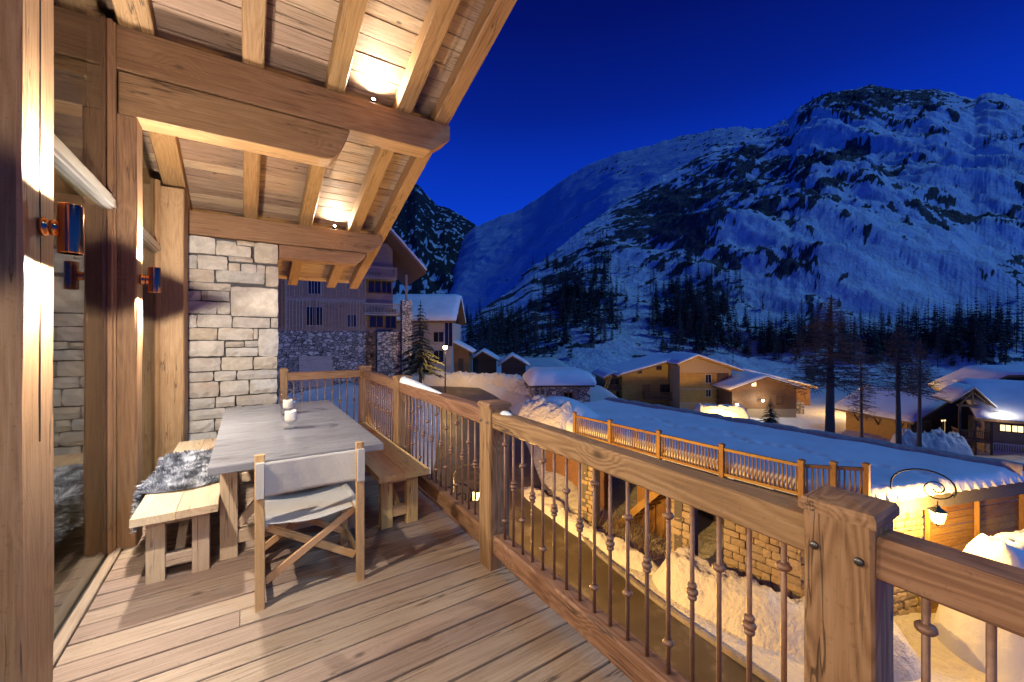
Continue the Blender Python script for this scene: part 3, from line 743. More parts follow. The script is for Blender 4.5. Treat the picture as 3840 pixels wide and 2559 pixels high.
# ------------------------------------------------------------------ mountains
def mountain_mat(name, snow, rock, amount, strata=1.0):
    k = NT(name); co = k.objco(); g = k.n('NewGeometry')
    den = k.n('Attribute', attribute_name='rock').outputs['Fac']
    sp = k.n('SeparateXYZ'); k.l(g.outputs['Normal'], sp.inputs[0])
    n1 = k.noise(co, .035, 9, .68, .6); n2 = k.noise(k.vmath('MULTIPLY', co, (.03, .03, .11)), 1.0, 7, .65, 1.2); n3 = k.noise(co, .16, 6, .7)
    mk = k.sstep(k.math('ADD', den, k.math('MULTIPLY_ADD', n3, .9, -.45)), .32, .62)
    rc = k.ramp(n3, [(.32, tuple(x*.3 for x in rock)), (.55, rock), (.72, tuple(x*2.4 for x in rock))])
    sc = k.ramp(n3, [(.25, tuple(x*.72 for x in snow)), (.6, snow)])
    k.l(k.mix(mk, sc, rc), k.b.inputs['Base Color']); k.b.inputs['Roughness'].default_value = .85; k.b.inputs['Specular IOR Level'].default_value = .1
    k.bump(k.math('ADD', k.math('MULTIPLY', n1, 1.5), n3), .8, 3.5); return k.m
def mountain(name, crest, dc, df, zf, us, NT_, seed, amp, mat, pexp=1.0, rockfn=None, gully=1.0, rt0=.60):
    cu = np.array([c[0] for c in crest]); cv = np.array([c[1] for c in crest])
    U = np.arange(*us); t = np.linspace(0, 1, NT_); UU, TT = np.meshgrid(U, t)
    VC = np.interp(UU, cu, cv)
    jag = (fbm(UU*.035, UU*0+3.3, seed+50, 5, .6)-.5)*16
    DC = np.interp(UU, [d_[0] for d_ in dc], [d_[1] for d_ in dc])
    if not np.isscalar(df): df = np.interp(UU, [d_[0] for d_ in df], [d_[1] for d_ in df])
    DD = df+(DC-df)*TT
    ZC = CAMH+(HYD-VC)/FD*DC; ZJ = -jag/FD*DC*TT**9
    lat = (UU-CXD)/FD*DD; alo = DD*1.15; sh = lat*.8+alo*.35      # metres across / up the slope, sheared so the ribs lean
    big = fbm(sh*.0105*gully+5, alo*.0050+5, seed, 4, .5, True)-.55; sm = fbm(sh*.034+9, alo*.022+9, seed+9, 5, .55, True)-.5; fine = fbm(lat*.13+50, alo*.13+50, seed+19, 4, .6)-.5
    env = np.sin(np.pi*np.clip(TT, 0, 1)**.85)**.8
    rel = (ZC-zf)
    Z = zf+rel*(TT**pexp)+rel*amp*env*(big*1.2+sm*.42)+rel*amp*.10*fine*np.minimum(1, TT*6)+ZJ
    V0 = HYD-FD*(Z-CAMH)/DD
    # rock: ledges and crags, in metres on the slope; they stand proud of the snow
    wp = (fbm(lat*.012+3, alo*.012+3, seed+60, 3)-.5)*60
    l2 = lat+wp; a2 = alo*.9+.42*lat*np.where(UU > 1850, -1, .6)+wp*.7
    na = fbm(l2*.017+20, a2*.060+20, seed+70, 5, .55, True); nb_ = fbm(lat*.075+30, alo*.10+30, seed+80, 5, .6); nc_ = fbm(lat*.30+40, alo*.34+40, seed+90, 3, .6)
    val = .40*na+.32*nb_+.28*nc_+(rockfn(UU, V0, TT) if rockfn else 0)
    rk0 = sst(rt0, rt0+.045, val)
    Z = Z+rk0*(np.clip(val-rt0, 0, .3)*rel*.022)*env+rk0*(nc_-.5)*rel*.003
    A_ = (UU-CXD)/FD
    X = (SN+CS*A_)*DD; Y = (CS-SN*A_)*DD
    # back slope
    nb = 6; TB = np.linspace(0, 1, nb+1)[1:, None]; DB = DC[-1][None,:]*(1+.35*TB); ZB = Z[-1][None,:]-(ZC[-1]-zf)[None,:]*.55*TB
    X = np.vstack([X, (SN+CS*A_[-1])[None,:]*DB]); Y = np.vstack([Y, (CS-SN*A_[-1])[None,:]*DB]); Z = np.vstack([Z, ZB])
    o = grid_mesh(name, X, Y, Z, mat)
    Vp = HYD-FD*(Z[:NT_]-CAMH)/DD
    rk = np.zeros(X.shape); rk[:NT_] = rk0
    a_ = o.data.attributes.new('rock', 'FLOAT', 'POINT'); a_.data.foreach_set('value', rk.ravel().astype(np.float32))
    return U, t, X[:NT_], Y[:NT_], Z[:NT_], Vp
def bl(u, v, cu, cv, ru, rv): return np.exp(-((u-cu)/ru)**2-((v-cv)/rv)**2)
mm_shaded = mountain_mat('far_mountain', (.55,.60,.68), (.035,.035,.04), .92)  # snow toned darker than on the rocky face, shade put into the colour
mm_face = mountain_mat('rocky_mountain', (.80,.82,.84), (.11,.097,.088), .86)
mountain('far_mountain', [(300,520),(560,470),(700,430),(800,415),(890,428),(930,440),(958,424),(985,452),(1000,468),(1030,476),(1060,496),(1092,516),(1150,590),(1260,700)], [(300,1700),(1260,2300)], 900, -10, (300,1262,4), 90, 31, .10, mm_shaded,
         rockfn=lambda u, v, t: .10+.06*t)  # heavy rock cover darkens this mountain in place of shade
mountain('back_mountain', [(760,790),(900,735),(960,690),(1000,640),(1050,560),(1092,519),(1130,505),(1200,480),(1240,455),(1290,412),(1340,385),(1420,350),(1470,340),(1500,335),(1560,315),(1640,297),(1700,292),(1760,300),(1900,330),(2100,360)], [(760,1900),(1092,1700),(1300,1250),(1500,900),(1800,660),(2100,640)], [(760,1100),(1092,800),(1400,420),(1700,300),(2100,300)], -10, (760,2100,4), 120, 77, .06, mm_shaded, .85,
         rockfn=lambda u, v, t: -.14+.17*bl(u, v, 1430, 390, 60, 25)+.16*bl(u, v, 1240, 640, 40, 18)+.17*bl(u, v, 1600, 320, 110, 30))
FACE = mountain('rocky_mountain', [(1000,800),(1090,730),(1180,660),(1220,615),(1290,565),(1340,522),(1380,492),(1440,457),(1480,432),(1560,382),(1650,332),(1700,312),(1760,296),(1815,272),(1830,252),(1860,232),(1900,216),(1950,207),(2000,197),(2060,205),(2150,207),(2200,216),(2240,226),(2270,213),(2310,217),(2353,236),(2500,240),(2800,300)], [(1000,190),(1200,300),(1500,480),(1900,620),(2800,640)], 112, -13, (1000,2700,2.2), 380, 11, .135, mm_face, 1.10,
         rockfn=lambda u, v, t: -.085+.15*bl(u, v, 1560, 520, 140, 100)+.14*bl(u, v, 1720, 400, 190, 90)+.20*bl(u, v, 1980, 225, 260, 40)+.12*bl(u, v, 2180, 510, 170, 40)+.12*bl(u, v, 1950, 380, 130, 60)+.13*bl(u, v, 1470, 490, 80, 50)+.14*bl(u, v, 1300, 640, 90, 60)+.09*bl(u, v, 1740, 590, 100, 30)+.12*bl(u, v, 2300, 420, 80, 25)+.16*bl(u, v, 1190, 750, 140, 80)+.06*bl(u, v, 1600, 740, 120, 70), gully=1.3, rt0=.568)
def face_at(u, v):
    U, t, X, Y, Z, Vp = FACE; i = int(np.clip(np.searchsorted(U, u), 0, len(U)-1)); c = Vp[:, i]
    j = np.where(c <= v)[0]; j = int(j[0]) if len(j) else len(c)-1
    return Vector((X[j,i], Y[j,i], Z[j,i]))

# ------------------------------------------------------------------ garage block with the snow-covered roof terrace
YS = MATS['yellow_stone']
gar = thing('garage_block', 'stone garage block with pillars and a flat snow-covered roof across the road', 'building', T(15, 8, -6.6))
EDGE = [(12.15,14.2),(12.45,7.2),(12.7,5.0),(13.85,3.9),(20.3,1.8)]
ZT = -2.95
MB().prism(EDGE+[(20.2,10),(19.6,19),(13.0,18.5)], 'z', ZT-.42, ZT).build('roof_slab', MATS['mortar'], gar)
# snow sheet on the roof: rounded lip
def inside(poly, x, y):
    r_ = False; j = len(poly)-1
    for i in range(len(poly)):
        (xi, yi), (xj, yj) = poly[i], poly[j]
        if (yi > y) != (yj > y) and x < (xj-xi)*(y-yi)/(yj-yi)+xi: r_ = not r_
        j = i
    return r_
def edged(poly, x, y):
    best = 1e9; n = len(poly)
    for i in range(n):
        a, b = Vector(poly[i]), Vector(poly[(i+1)%n]); p = Vector((x, y)); ab = b-a; t_ = max(0, min(1, (p-a).dot(ab)/ab.length_squared)); best = min(best, (p-a-ab*t_).length)
    return best
RPOLY = [(12.33,14.4),(12.62,7.2),(12.85,5.1),(13.8,3.82),(20.4,1.70),(20.3,10),(19.7,19.1),(12.9,18.6)]
bm = bmesh.new(); step = .12; V_ = {}
nxs, nys = int(9/step), int(18/step)
def rv(i, j):
    if (i, j) in V_: return V_[(i, j)]
    x, y = 12+i*step, 1.4+j*step; e = edged(RPOLY, x, y); ins = inside(RPOLY, x, y)
    h = .02+(.44-.20*max(0,min(1,(x-13)/6)))*min(1, (e/.16))**.4 if ins else 0
    h += (.06*mnoise.noise(Vector((x*.5, y*.5, 2)))+.02*mnoise.noise(Vector((x*2.3, y*2.3, 5))))*min(1, e/.4)
    far = max(0, 1-abs(x-19.7)/1.2) if y > 2.2 else 0; h += .10*far*min(1, e/.25)*(.7+.5*mnoise.noise(Vector((x, y*.8, 9))))
    # a trail of footprints along the roof
    for q in range(26):
        fx, fy = 16.6+.35*math.sin(q*.9)+(q % 2)*.22, 3.2+q*.42
        dd = (x-fx)**2+(y-fy)**2
        if dd < .06: h -= .14*(1-dd/.06)
    h += max(0, 1-((x-13.4)**2+(y-16.2)**2)/4.0)*.9
    V_[(i, j)] = bm.verts.new((x, y, ZT+h)); return V_[(i, j)]
for i in range(nxs):
    for j in range(nys):
        cx_, cy_ = 12+(i+.5)*step, 1.4+(j+.5)*step
        if inside(RPOLY, cx_, cy_): bm.faces.new([rv(i, j), rv(i+1, j), rv(i+1, j+1), rv(i, j+1)])
bnd = [e for e in bm.edges if e.is_boundary]
ext = bmesh.ops.extrude_edge_only(bm, edges=bnd); 
for v in [g_ for g_ in ext['geom'] if isinstance(g_, bmesh.types.BMVert)]: v.co.z = ZT+.004
# pull the stepped outline onto the roof outline
for v in bm.verts:
    p = Vector((v.co.x, v.co.y)); 
    if edged(RPOLY, p.x, p.y) < step*.9 and v.is_boundary or any(e.is_boundary for e in v.link_edges):
        best = None
        for i in range(len(RPOLY)):
            a, b = Vector(RPOLY[i]), Vector(RPOLY[(i+1)%len(RPOLY)]); ab = b-a; t_ = max(0, min(1, (p-a).dot(ab)/ab.length_squared)); q = a+ab*t_
            if best is None or (q-p).length < (best-p).length: best = q
        v.co.x, v.co.y = best.x, best.y
bmesh.ops.recalc_face_normals(bm, faces=bm.faces)
m = bpy.data.meshes.new('roof_snow'); bm.to_mesh(m); bm.free(); m.polygons.foreach_set('use_smooth', [True]*len(m.polygons)); m.materials.append(MATS['snow'])
put(bpy.data.objects.new('roof_snow', m), gar, I4)
cop = MB(); cpts = []
for i in range(41):
    t_ = i/40; y = 1.9+17*t_; cpts.append((20.15-.45*t_, y))
for i, (x, y) in enumerate(cpts):
    w_ = .03*math.sin(i*1.7)+.02*math.sin(i*3.1)
    for dx, dz in ((-.28,.0),(-.26,.20+w_),(-.12,.30+w_),(.12,.31+w_),(.27,.2+w_),(.29,.0)): cop.v.append((x+dx, y, ZT+.16+dz))
for i in range(40):
    for q in range(5): cop.f.append((i*6+q, (i+1)*6+q, (i+1)*6+q+1, i*6+q+1))
cop.build('coping', plain('dirty_snow', (.34,.30,.29), .9, nscale=6, namp=.35, bump=.5), gar, smooth=True)
# masonry
SV = [stone_mesh(1, 1, 1, 500+i, .05, .09, .3) for i in range(8)]
for m in SV: m.materials.append(YS)
rg_ = random.Random(21)
def masonry(parent, p0, p1, z0, z1, size=(.16,.42), hs=(.12,.24), depth=.2, limit=300):
    """stones laid on the vertical face from p0 to p1 (seen from its right-hand side), with a dark core behind"""
    a, b = Vector((*p0, 0)), Vector((*p1, 0)); L_ = (b-a).length; t_ = (b-a).normalized(); n_ = Vector((t_.y, -t_.x, 0)); ang = math.atan2(t_.y, t_.x)
    core = MB().box(0, .12, z0, L_, .4, z1); core.build('core', MATS['mortar'], parent, T(a.x, a.y, 0) @ RZ(ang))
    z = z0; cnt = 0
    while z < z1-.03:
        h = min(rg_.uniform(*hs), z1-z)
        if z1-(z+h) < .08: h = z1-z
        x = 0
        while x < L_-.02:
            w = min(rg_.uniform(*size), L_-x)
            if L_-(x+w) < .1: w = L_-x
            c = a+t_*(x+w/2); 
            M = T(c.x, c.y, z+h/2) @ RZ(ang) @ T(0, depth/2+rg_.uniform(-.03, .03), 0) @ Matrix.Diagonal((w-.02, depth, h-.02, 1))
            inst('stone', rg_.choice(SV), parent, M); x += w; cnt += 1
        z += h
def pillar(x, y, w, z0, z1, ang):
    p = part('pillar', gar, T(x, y, z0)); c, s_ = math.cos(ang), math.sin(ang)
    cor = [(x+c*a-s_*b, y+s_*a+c*b) for a, b in ((-w/2,-w/2),(w/2,-w/2),(w/2,w/2),(-w/2,w/2))]
    masonry(p, cor[0], cor[1], z0, z1, (.2,.45), (.14,.26)); masonry(p, cor[3], cor[0], z0, z1, (.2,.45), (.14,.26))
pillar(12.15, 12.45, .75, -6.7, ZT-.42, -1.45)
pillar(12.55, 8.35, .75, -6.7, ZT-.42, -1.45)
w1 = part('retaining_wall', gar, T(13, 6, -6.7)); masonry(w1, (12.75, 7.2), (12.95, 5.1), -6.8, ZT-.43, (.22,.5), (.15,.28))
masonry(w1, (12.95, 5.1), (14.0, 4.05), -6.8, ZT-.43, (.22,.5), (.15,.28))
w2 = part('lantern_wall', gar, T(15, 3.7, -6.7)); masonry(w2, (14.0, 4.02), (16.2, 3.32), -6.8, ZT-.03, (.2,.5), (.13,.26))
MB().box(13.2, 12.8, -6.7, 13.4, 17, ZT-.42).build('back_wall', MATS['frame_wood'], gar); MB().box(16.5, 7.0, -6.7, 16.7, 14, ZT-.42).build('back_wall', MATS['mortar'], gar)
beam('lintel', (12.2, 12.4, ZT-.56), (12.62, 7.0, ZT-.56), .3, .26, MATS['fence_wood'], gar, seg=6)
for t_ in (.3, .45, .6):
    p = Vector((12.9, 12.2, 0)).lerp(Vector((13.3, 8.6, 0)), t_); beam('door_plank', (p.x+.9, p.y, -6.6), (p.x+.9, p.y, ZT-.42), .9, .06, MATS['fence_wood'], gar, up=(1,0,0), seg=2)
# stair flight up to the roof, between the pillars
for i in range(9):
    beam('stair_tread', (13.0, 11.7-.28*i, -6.4+.30*i), (14.0, 11.7-.28*i, -6.4+.30*i), .26, .06, MATS['fence_wood'], gar, seg=1)
MB().bar((12.95, 11.9, -6.5), (12.95, 9.1, -3.6), .06, .25).build('stair_string', MATS['fence_wood'], gar)

# railing on the garage roof
FWD = MATS['fence_wood']
gr = thing('roof_terrace_railing', 'weathered timber railing along the snowy garage roof', 'railing', T(12.4, 9, ZT))
GP = [Vector((12.20,13.6,0)), Vector((12.30,11.6,0)), Vector((12.40,9.35,0)), Vector((12.50,7.1,0)), Vector((12.72,5.0,0)), Vector((13.25,4.45,0)), Vector((13.80,3.92,0))]
gb = MB().lathe([(.022,0),(.022,.72)], 6).mesh('baluster', True); gb.materials.append(FWD)
for p in GP:
    beam('post', (p.x, p.y, ZT), (p.x, p.y, ZT+1.02), .14, .14, FWD, gr, up=(1,0,0), seg=2, bev=.008)
    MB().lathe([(.115,0),(.115,.03),(.0001,.075)], 4, M=RZ(.8)).build('cap', FWD, gr, T(p.x, p.y, ZT+1.021))
for a, b in zip(GP, GP[1:]):
    t_ = (b-a).normalized(); a2, b2 = a+t_*.071, b-t_*.071
    for z_, h in ((.90, .09), (.12, .08)): beam('rail', (a2.x, a2.y, ZT+z_), (b2.x, b2.y, ZT+z_), .07, h, FWD, gr, seg=2)
    n = int((b2-a2).length/.105)
    for i in range(n):
        q = a2.lerp(b2, (i+.5)/n); inst('baluster', gb, gr, T(q.x, q.y, ZT+.14))
# slatted screen beside the lantern wall
sf = thing('slat_fence', 'golden horizontal plank screen beside the lantern wall', 'fence', T(18, 2.5, -6))
fa, fb = Vector((16.25, 3.30, 0)), Vector((20.3, 2.02, 0)); ft = (fb-fa).normalized()
for i in range(17):
    z_ = -6.55+.208*i+.1
    for s0, s1 in ((.0, .49), (.51, 1.0)):
        p, q = fa.lerp(fb, s0), fa.lerp(fb, s1); beam('slat', (p.x, p.y, z_), (q.x, q.y, z_+rg_.uniform(-.006,.006)), .035, .185, FWD, sf, seg=2, bev=.004, jit=.002)
fn_ = Vector((ft.y, -ft.x, 0))
for s_ in (.0, .5, 1.0):
    p = fa.lerp(fb, s_)+fn_*.075; beam('post', (p.x, p.y, -6.7), (p.x, p.y, ZT-.05), .11, .11, FWD, sf, up=(1,0,0), seg=2)

# ------------------------------------------------------------------ lanterns
SODIUM = (1.0, .55, .12)
def lantern(base, head, face, label, power, pole=None):
    """scroll bracket with a hanging four-sided lantern; face = unit vector along the arm"""
    t = thing('street_lantern', label, 'street lamp', T(*base), 'wrought-iron scroll lanterns by the road')
    b = Vector(base); f = Vector(face).normalized(); up = Vector((0,0,1)); W_ = head
    pts = [b, b+up*1.45]
    R0 = W_*.62
    c = b+up*1.45+f*R0
    for i in range(1, 15):
        a = math.pi-math.pi*1.12*i/14; pts.append(c+f*(R0*math.cos(a))+up*(R0*.72*math.sin(a)))
    MB().tube(pts, .022, 7).build('bracket', MATS['black_iron'], t, smooth=True)
    sp_ = []; c2 = pts[-1]
    for i in range(26):
        a = -.3-i*.36; r_ = R0*.52*(1-i/30); sp_.append(c+f*(R0*.42+r_*math.cos(a))+up*(-R0*.02+r_*.9*math.sin(a)))
    MB().tube([c2]+sp_, .016, 6).build('scroll', MATS['black_iron'], t, smooth=True)
    MB().tube([b-up*.05+f*-.0, b+up*.5], .04, 8).build('wall_plate', MATS['black_iron'], t)
    hc = c+f*(R0*.45)-up*(R0*.52); lt = part('lantern_head', t, T(*hc))
    MB().tube([hc, hc-up*.12], .012, 6).build('hanger', MATS['black_iron'], lt)
    MB().lathe([(.012,-.10),(.05,-.13),(.06,-.16),(.20,-.25),(.215,-.265),(.20,-.27)], 4, hc).build('hood', MATS['black_iron'], lt)
    MB().lathe([(.175,-.272),(.115,-.56)], 4, hc).build('glass', MATS['lantern_glow'], lt)
    for i in range(4):
        a = i*math.pi/2; e = Vector((math.cos(a), math.sin(a), 0)); MB().bar(hc+e*.18-up*.268, hc+e*.118-up*.57, .016).build('glazing_bar', MATS['black_iron'], lt)
    MB().lathe([(.12,-.56),(.125,-.58),(.05,-.60),(.02,-.66)], 4, hc).build('foot', MATS['black_iron'], lt)
    point('lantern_light', hc-up*.42-fn_*0, power, SODIUM, .13, t)
    if pole: MB().tube([b, b-up*pole], .05, 8).build('pole', MATS['black_iron'], t)
    return hc
wall_dir = (Vector((16.2, 3.32, 0))-Vector((14.0, 4.02, 0))).normalized(); wn_ = Vector((wall_dir.y, -wall_dir.x, 0))
pb = Vector((14.72, 3.79, 0))+wn_*.16
lantern((pb.x, pb.y, -3.92), 1.0, (wall_dir+wn_*1.1), 'scroll lantern glowing on the yellow stone wall by the slatted screen', 1300)
lantern((3.7, 9.0, -4.0), .9, (1, .2, 0), 'assumed unseen scroll lantern on a pole at the near edge of the road below the terrace', 4200, 2.6)  # assumed lamp hidden by the deck, added to light road, pillars and walls amber
lb = at(1042, 1095, 14.7); lantern((lb.x, lb.y, -5.0), .9, (CS, -SN, 0), 'scroll lantern on a tall pole beside the bend of the road', 1500, 1.9)
# ------------------------------------------------------------------ village houses
wood('clad_wood', (.17,.155,.145), (.33,.31,.29), (.45,.42,.39), ring=10, ringmix=.2, knots=.2, fine=8, var=.2)
wood('clad_brown', (.13,.07,.03), (.24,.135,.055), (.32,.19,.085), ring=10, ringmix=.2, knots=.2, fine=8, var=.1)
wood('clad_yellow', (.27,.15,.03), (.42,.255,.055), (.50,.33,.09), ring=10, ringmix=.15, knots=.2, fine=8, var=.08)
wood('clad_dark', (.05,.035,.022), (.09,.06,.038), (.14,.095,.06), ring=10, ringmix=.2, knots=.2, fine=8, var=.1)
plain('render_wall', (.42,.31,.17), .9, nscale=3, namp=.12, bump=.2)
plain('pale_wall', (.46,.42,.37), .9, nscale=3, namp=.12, bump=.2)
k = NT('rubble'); co = k.objco(); vo = k.n('TexVoronoi'); k.l(k.vmath('MULTIPLY', co, (2.6,2.6,4.2)), vo.inputs['Vector']); vo.inputs['Scale'].default_value = 1.
ve = k.n('TexVoronoi', feature='DISTANCE_TO_EDGE'); k.l(k.vmath('MULTIPLY', co, (2.6,2.6,4.2)), ve.inputs['Vector']); ve.inputs['Scale'].default_value = 1.
bw = k.n('RGBToBW'); k.l(vo.outputs['Color'], bw.inputs[0])
k.l(k.mix(k.sstep(ve.outputs['Distance'], .02, .09), (.05,.048,.045), k.ramp(bw.outputs[0], [(.2,(.18,.175,.17)),(.5,(.36,.345,.33)),(.8,(.54,.51,.47))])), k.b.inputs['Base Color']); k.b.inputs['Roughness'].default_value = .9
k.bump(k.sstep(ve.outputs['Distance'], .0, .12), .8, .08)
plain('dark_pane', (.012,.014,.018), .12)
plain('lit_pane', (.5,.4,.25), .4, emit=(1.,.72,.36), es=2.2)
plain('white_paint', (.62,.62,.62), .6)
def hmat(u, v, d, a=0.0): return T(*at(u, v, d)) @ RZ(-YAW+a)
def ribbon_roof(parent, prof, y0, y1, th, M, mat, axis='y'):
    """roof slab following the gable line prof [(x,z)...], extruded along local y"""
    up = [(x, z+th) for x, z in reversed(prof)]
    b = MB().prism(prof+up, 'y', y0, y1); return b.build('roof', mat, parent, M)
def snow_cap(parent, prof, y0, y1, th, M, seed=0, rough=.08):
    r = random.Random(seed); lo = [Vector((x, 0, z)) for x, z in prof]
    # resample the gable line
    pts = []
    for a, b in zip(lo, lo[1:]):
        n = max(2, int((b-a).length/.8))
        for i in range(n): pts.append(a.lerp(b, i/n))
    pts.append(lo[-1]); ny = max(4, int((y1-y0)/.7)); nP = len(pts); mb = MB()
    for j in range(ny+1):
        y = y0+(y1-y0)*j/ny; ej = min(j, ny-j)
        ring_top = []
        for i, p in enumerate(pts):
            ei = min(i, nP-1-i); f = (1-.55*(ei == 0))*(1-.5*(ej == 0)); f *= (1-.12*(ei == 1))
            ox = (-.10 if i == 0 else .10 if i == nP-1 else 0)*r.uniform(.3, 1.2); oy = (-.12 if j == 0 else .12 if j == ny else 0)*r.uniform(.2, 1.2)
            ring_top.append((p.x+ox, y+oy, p.z+th*f+r.uniform(-rough, rough)*th))
        mb.v += ring_top
    W_ = nP
    for j in range(ny):
        for i in range(nP-1): mb.f.append((j*W_+i, j*W_+i+1, (j+1)*W_+i+1, (j+1)*W_+i))
    n0 = len(mb.v)
    rim = [(0, i) for i in range(nP)]+[(j, nP-1) for j in range(1, ny+1)]+[(ny, i) for i in range(nP-2, -1, -1)]+[(j, 0) for j in range(ny-1, 0, -1)]
    for j, i in rim: mb.v.append((pts[i].x, y0+(y1-y0)*j/ny, pts[i].z+.01))
    m_ = len(rim)
    for q in range(m_):
        a, b = rim[q], rim[(q+1) % m_]; mb.f.append((a[0]*W_+a[1], b[0]*W_+b[1], n0+(q+1) % m_, n0+q))
    o = mb.build('roof_snow', MATS['snow'], parent, M, smooth=True); return o
SW = Matrix(((0,1,0,0),(1,0,0,0),(0,0,1,0),(0,0,0,1)))
def win(h, M, face, s_, z, w, hh, W, L, lit=False, frame='clad_brown'):
    F = {'f': T(s_, 0, z), 'l': T(0, s_, z) @ RZ(-math.pi/2), 'r': T(W, s_, z) @ RZ(math.pi/2)}[face]
    b = MB(); e = .09
    b.box(-w/2-e, -.07, -e, w/2+e, .02, 0); b.box(-w/2-e, -.07, hh, w/2+e, .02, hh+e); b.box(-w/2-e, -.07, 0, -w/2, .02, hh); b.box(w/2, -.07, 0, w/2+e, .02, hh); b.box(-.025, -.05, 0, .025, .02, hh)
    f = b.build('window', MATS[frame], h, M @ F)
    MB().box(-w/2, -.03, 0, w/2, -.012, hh).build('pane', MATS['lit_pane' if lit else 'dark_pane'], f, M @ F)
def balcony(h, M, x0, x1, y, z, dep=1.2, mat='clad_brown', hh=1.0, dense=.14):
    b = part('balcony', h, M @ T((x0+x1)/2, y, z))
    MB().box(x0, y-dep, z-.18, x1, y, z).build('balcony_floor', MATS[mat], b, M)
    for z_, t_ in ((z+hh, .10), (z+.12, .08)): MB().box(x0, y-dep, z_-t_, x1, y-dep+.08, z_).build('balcony_rail', MATS[mat], b, M)
    q = MB(); n = int((x1-x0)/dense)
    for i in range(n+1):
        x = x0+.03+(x1-x0-.06)*i/n; q.box(x-.03, y-dep+.015, z+.12, x+.03, y-dep+.055, z+hh-.1)
    for sx in (x0, x1-.06):
        q.box(sx, y-dep+.1, z+hh-.1, sx+.06, y, z+hh); 
        for i in range(int(dep/dense)): q.box(sx+.01, y-dep+.1+i*dense, z+.02, sx+.05, y-dep+.16+i*dense, z+hh-.1)
    q.build('balcony_slats', MATS[mat], b, M)
def courses(h, M, W, z0, z1, mat, y=-.03, step=.28, x0=0):
    b = MB(); z = z0
    while z < z1-.05: b.box(x0, y, z, W, 0.01, min(z1, z+step-.03)); z += step
    o = b.build('siding', MATS[mat], h, M); o['kind'] = 'stuff'; return o
def battens(h, M, W, z0, z1, mat, step=.24, x0=0):
    b = MB(); x = x0; r = random.Random(int(W*10))
    while x < W-.05:
        b.box(x+.02, -.04-r.uniform(0, .03), z0+r.uniform(0, .08), min(W, x+step-.03), .01, z1-r.uniform(0, .1)); x += step
    o = b.build('cladding', MATS[mat], h, M); o['kind'] = 'stuff'; return o
def walls(h, M, W, L, bands, prof=None, deep=4):
    """bands = [(z0,z1,mat)]; the last band carries the gable line prof"""
    for i, (z0, z1, mt) in enumerate(bands):
        zz = z0-deep if i == 0 else z0
        if i == len(bands)-1 and prof:
            poly = [(0, zz), (W, zz)]+[(x, z-.02) for x, z in reversed(prof) if 0 < x < W]
            def at_x(x):
                for (xa, za), (xb, zb) in zip(prof, prof[1:]):
                    if xa <= x <= xb: return za+(zb-za)*(x-xa)/(xb-xa)-.02
                return prof[-1][1]
            poly = [(0, zz), (W, zz), (W, at_x(W))]+[(x, z-.02) for x, z in reversed(prof) if 0 < x < W]+[(0, at_x(0))]
            MB().prism(poly, 'y', 0, L).build('wall', MATS[mt], h, M)
        else: MB().box(0, 0, zz, W, L, z1).build('wall', MATS[mt], h, M)

# A: the tall neighbour with stone base and weathered boarding
M = hmat(560, 872, 36, .42); sA = 40.5/FD
hA = thing('neighbour_chalet', 'tall weathered-board chalet on a rubble stone base with balconies under a steep roof', 'house', M)
W_ = 235*sA; prof = [(-3.0, 10.4), (200*sA, 17.6), (361*sA, 10.0)]
MB().box(0, 0, -6, W_, 9, 100*sA).build('wall', MATS['rubble'], hA, M)
MB().prism([(0, 100*sA+.001), (W_, 100*sA+.001), (W_, 16.7), (200*sA, 17.4), (0, 11.6)], 'y', .02, 9).build('wall', MATS['clad_wood'], hA, M)
def boards(h, M, x0, x1, z0, z1, mat, step=.27):
    ms = [beam_mesh(1, 1, 1, .05, 0, 1, 'board') for _ in range(2)]; r = random.Random(int(x0*7+z0))
    for m_ in ms: m_.materials.append(MATS[mat])
    x = x0
    while x < x1-.1:
        w = step*r.uniform(.7, 1.25); a, b = z0+r.uniform(0, .12), z1-r.uniform(0, .12)
        inst('board', ms[r.randrange(2)], h, M @ T(x+w/2, -.035-r.uniform(0, .035), (a+b)/2) @ RY(-math.pi/2) @ RX(math.pi/2) @ Matrix.Diagonal((b-a, .06, w-.03, 1))); x += w
boards(hA, M, 80*sA, W_, 100*sA+.05, 168*sA, 'clad_wood'); boards(hA, M, 80*sA, W_, 172*sA, 250*sA, 'clad_wood')
boards(hA, M, 30*sA, 78*sA, 100*sA+.05, 250*sA, 'clad_brown')
MB().box(W_, 1.6, -6, 305*sA, 9, 100*sA).build('wall', MATS['rubble'], hA, M); MB().box(W_, 1.7, 100*sA+.001, 300*sA, 9, 13.5).build('wall', MATS['clad_wood'], hA, M)
MB().box(W_+1.1, -.1, -6, 312*sA, 1.6, 98*sA).build('wall', MATS['rubble'], hA, M)
balcony(hA, M, W_-.2, 318*sA, 1.65, 140*sA, 1.9, 'clad_wood'); balcony(hA, M, W_-.2, 304*sA, 1.65, 224*sA, 1.9, 'clad_wood')
for s_, z_, w, hh in ((130*sA, 180*sA, 1.1, 1.5), (205*sA, 110*sA, .8, 1.1), (205*sA, 195*sA, .7, .8), (130*sA, 112*sA, 1.3, 1.7)): win(hA, M, 'f', s_, z_, w, hh, W_, 9, frame='clad_wood')
for s_, z_, w, hh in ((262*sA, 110*sA, 1.3, 2.0), (295*sA, 108*sA, 1.0, 1.9), (258*sA, 192*sA, 1.2, 2.0), (285*sA, 192*sA, .9, 1.6)): win(hA, M @ T(0, 1.6, 0), 'f', s_, z_, w, hh, W_, 9, frame='clad_brown')
MB().box(128*sA-1.2, -.06, -1, 128*sA+1.6, .05, 45*sA).build('garage_door', MATS['clad_wood'], hA, M)
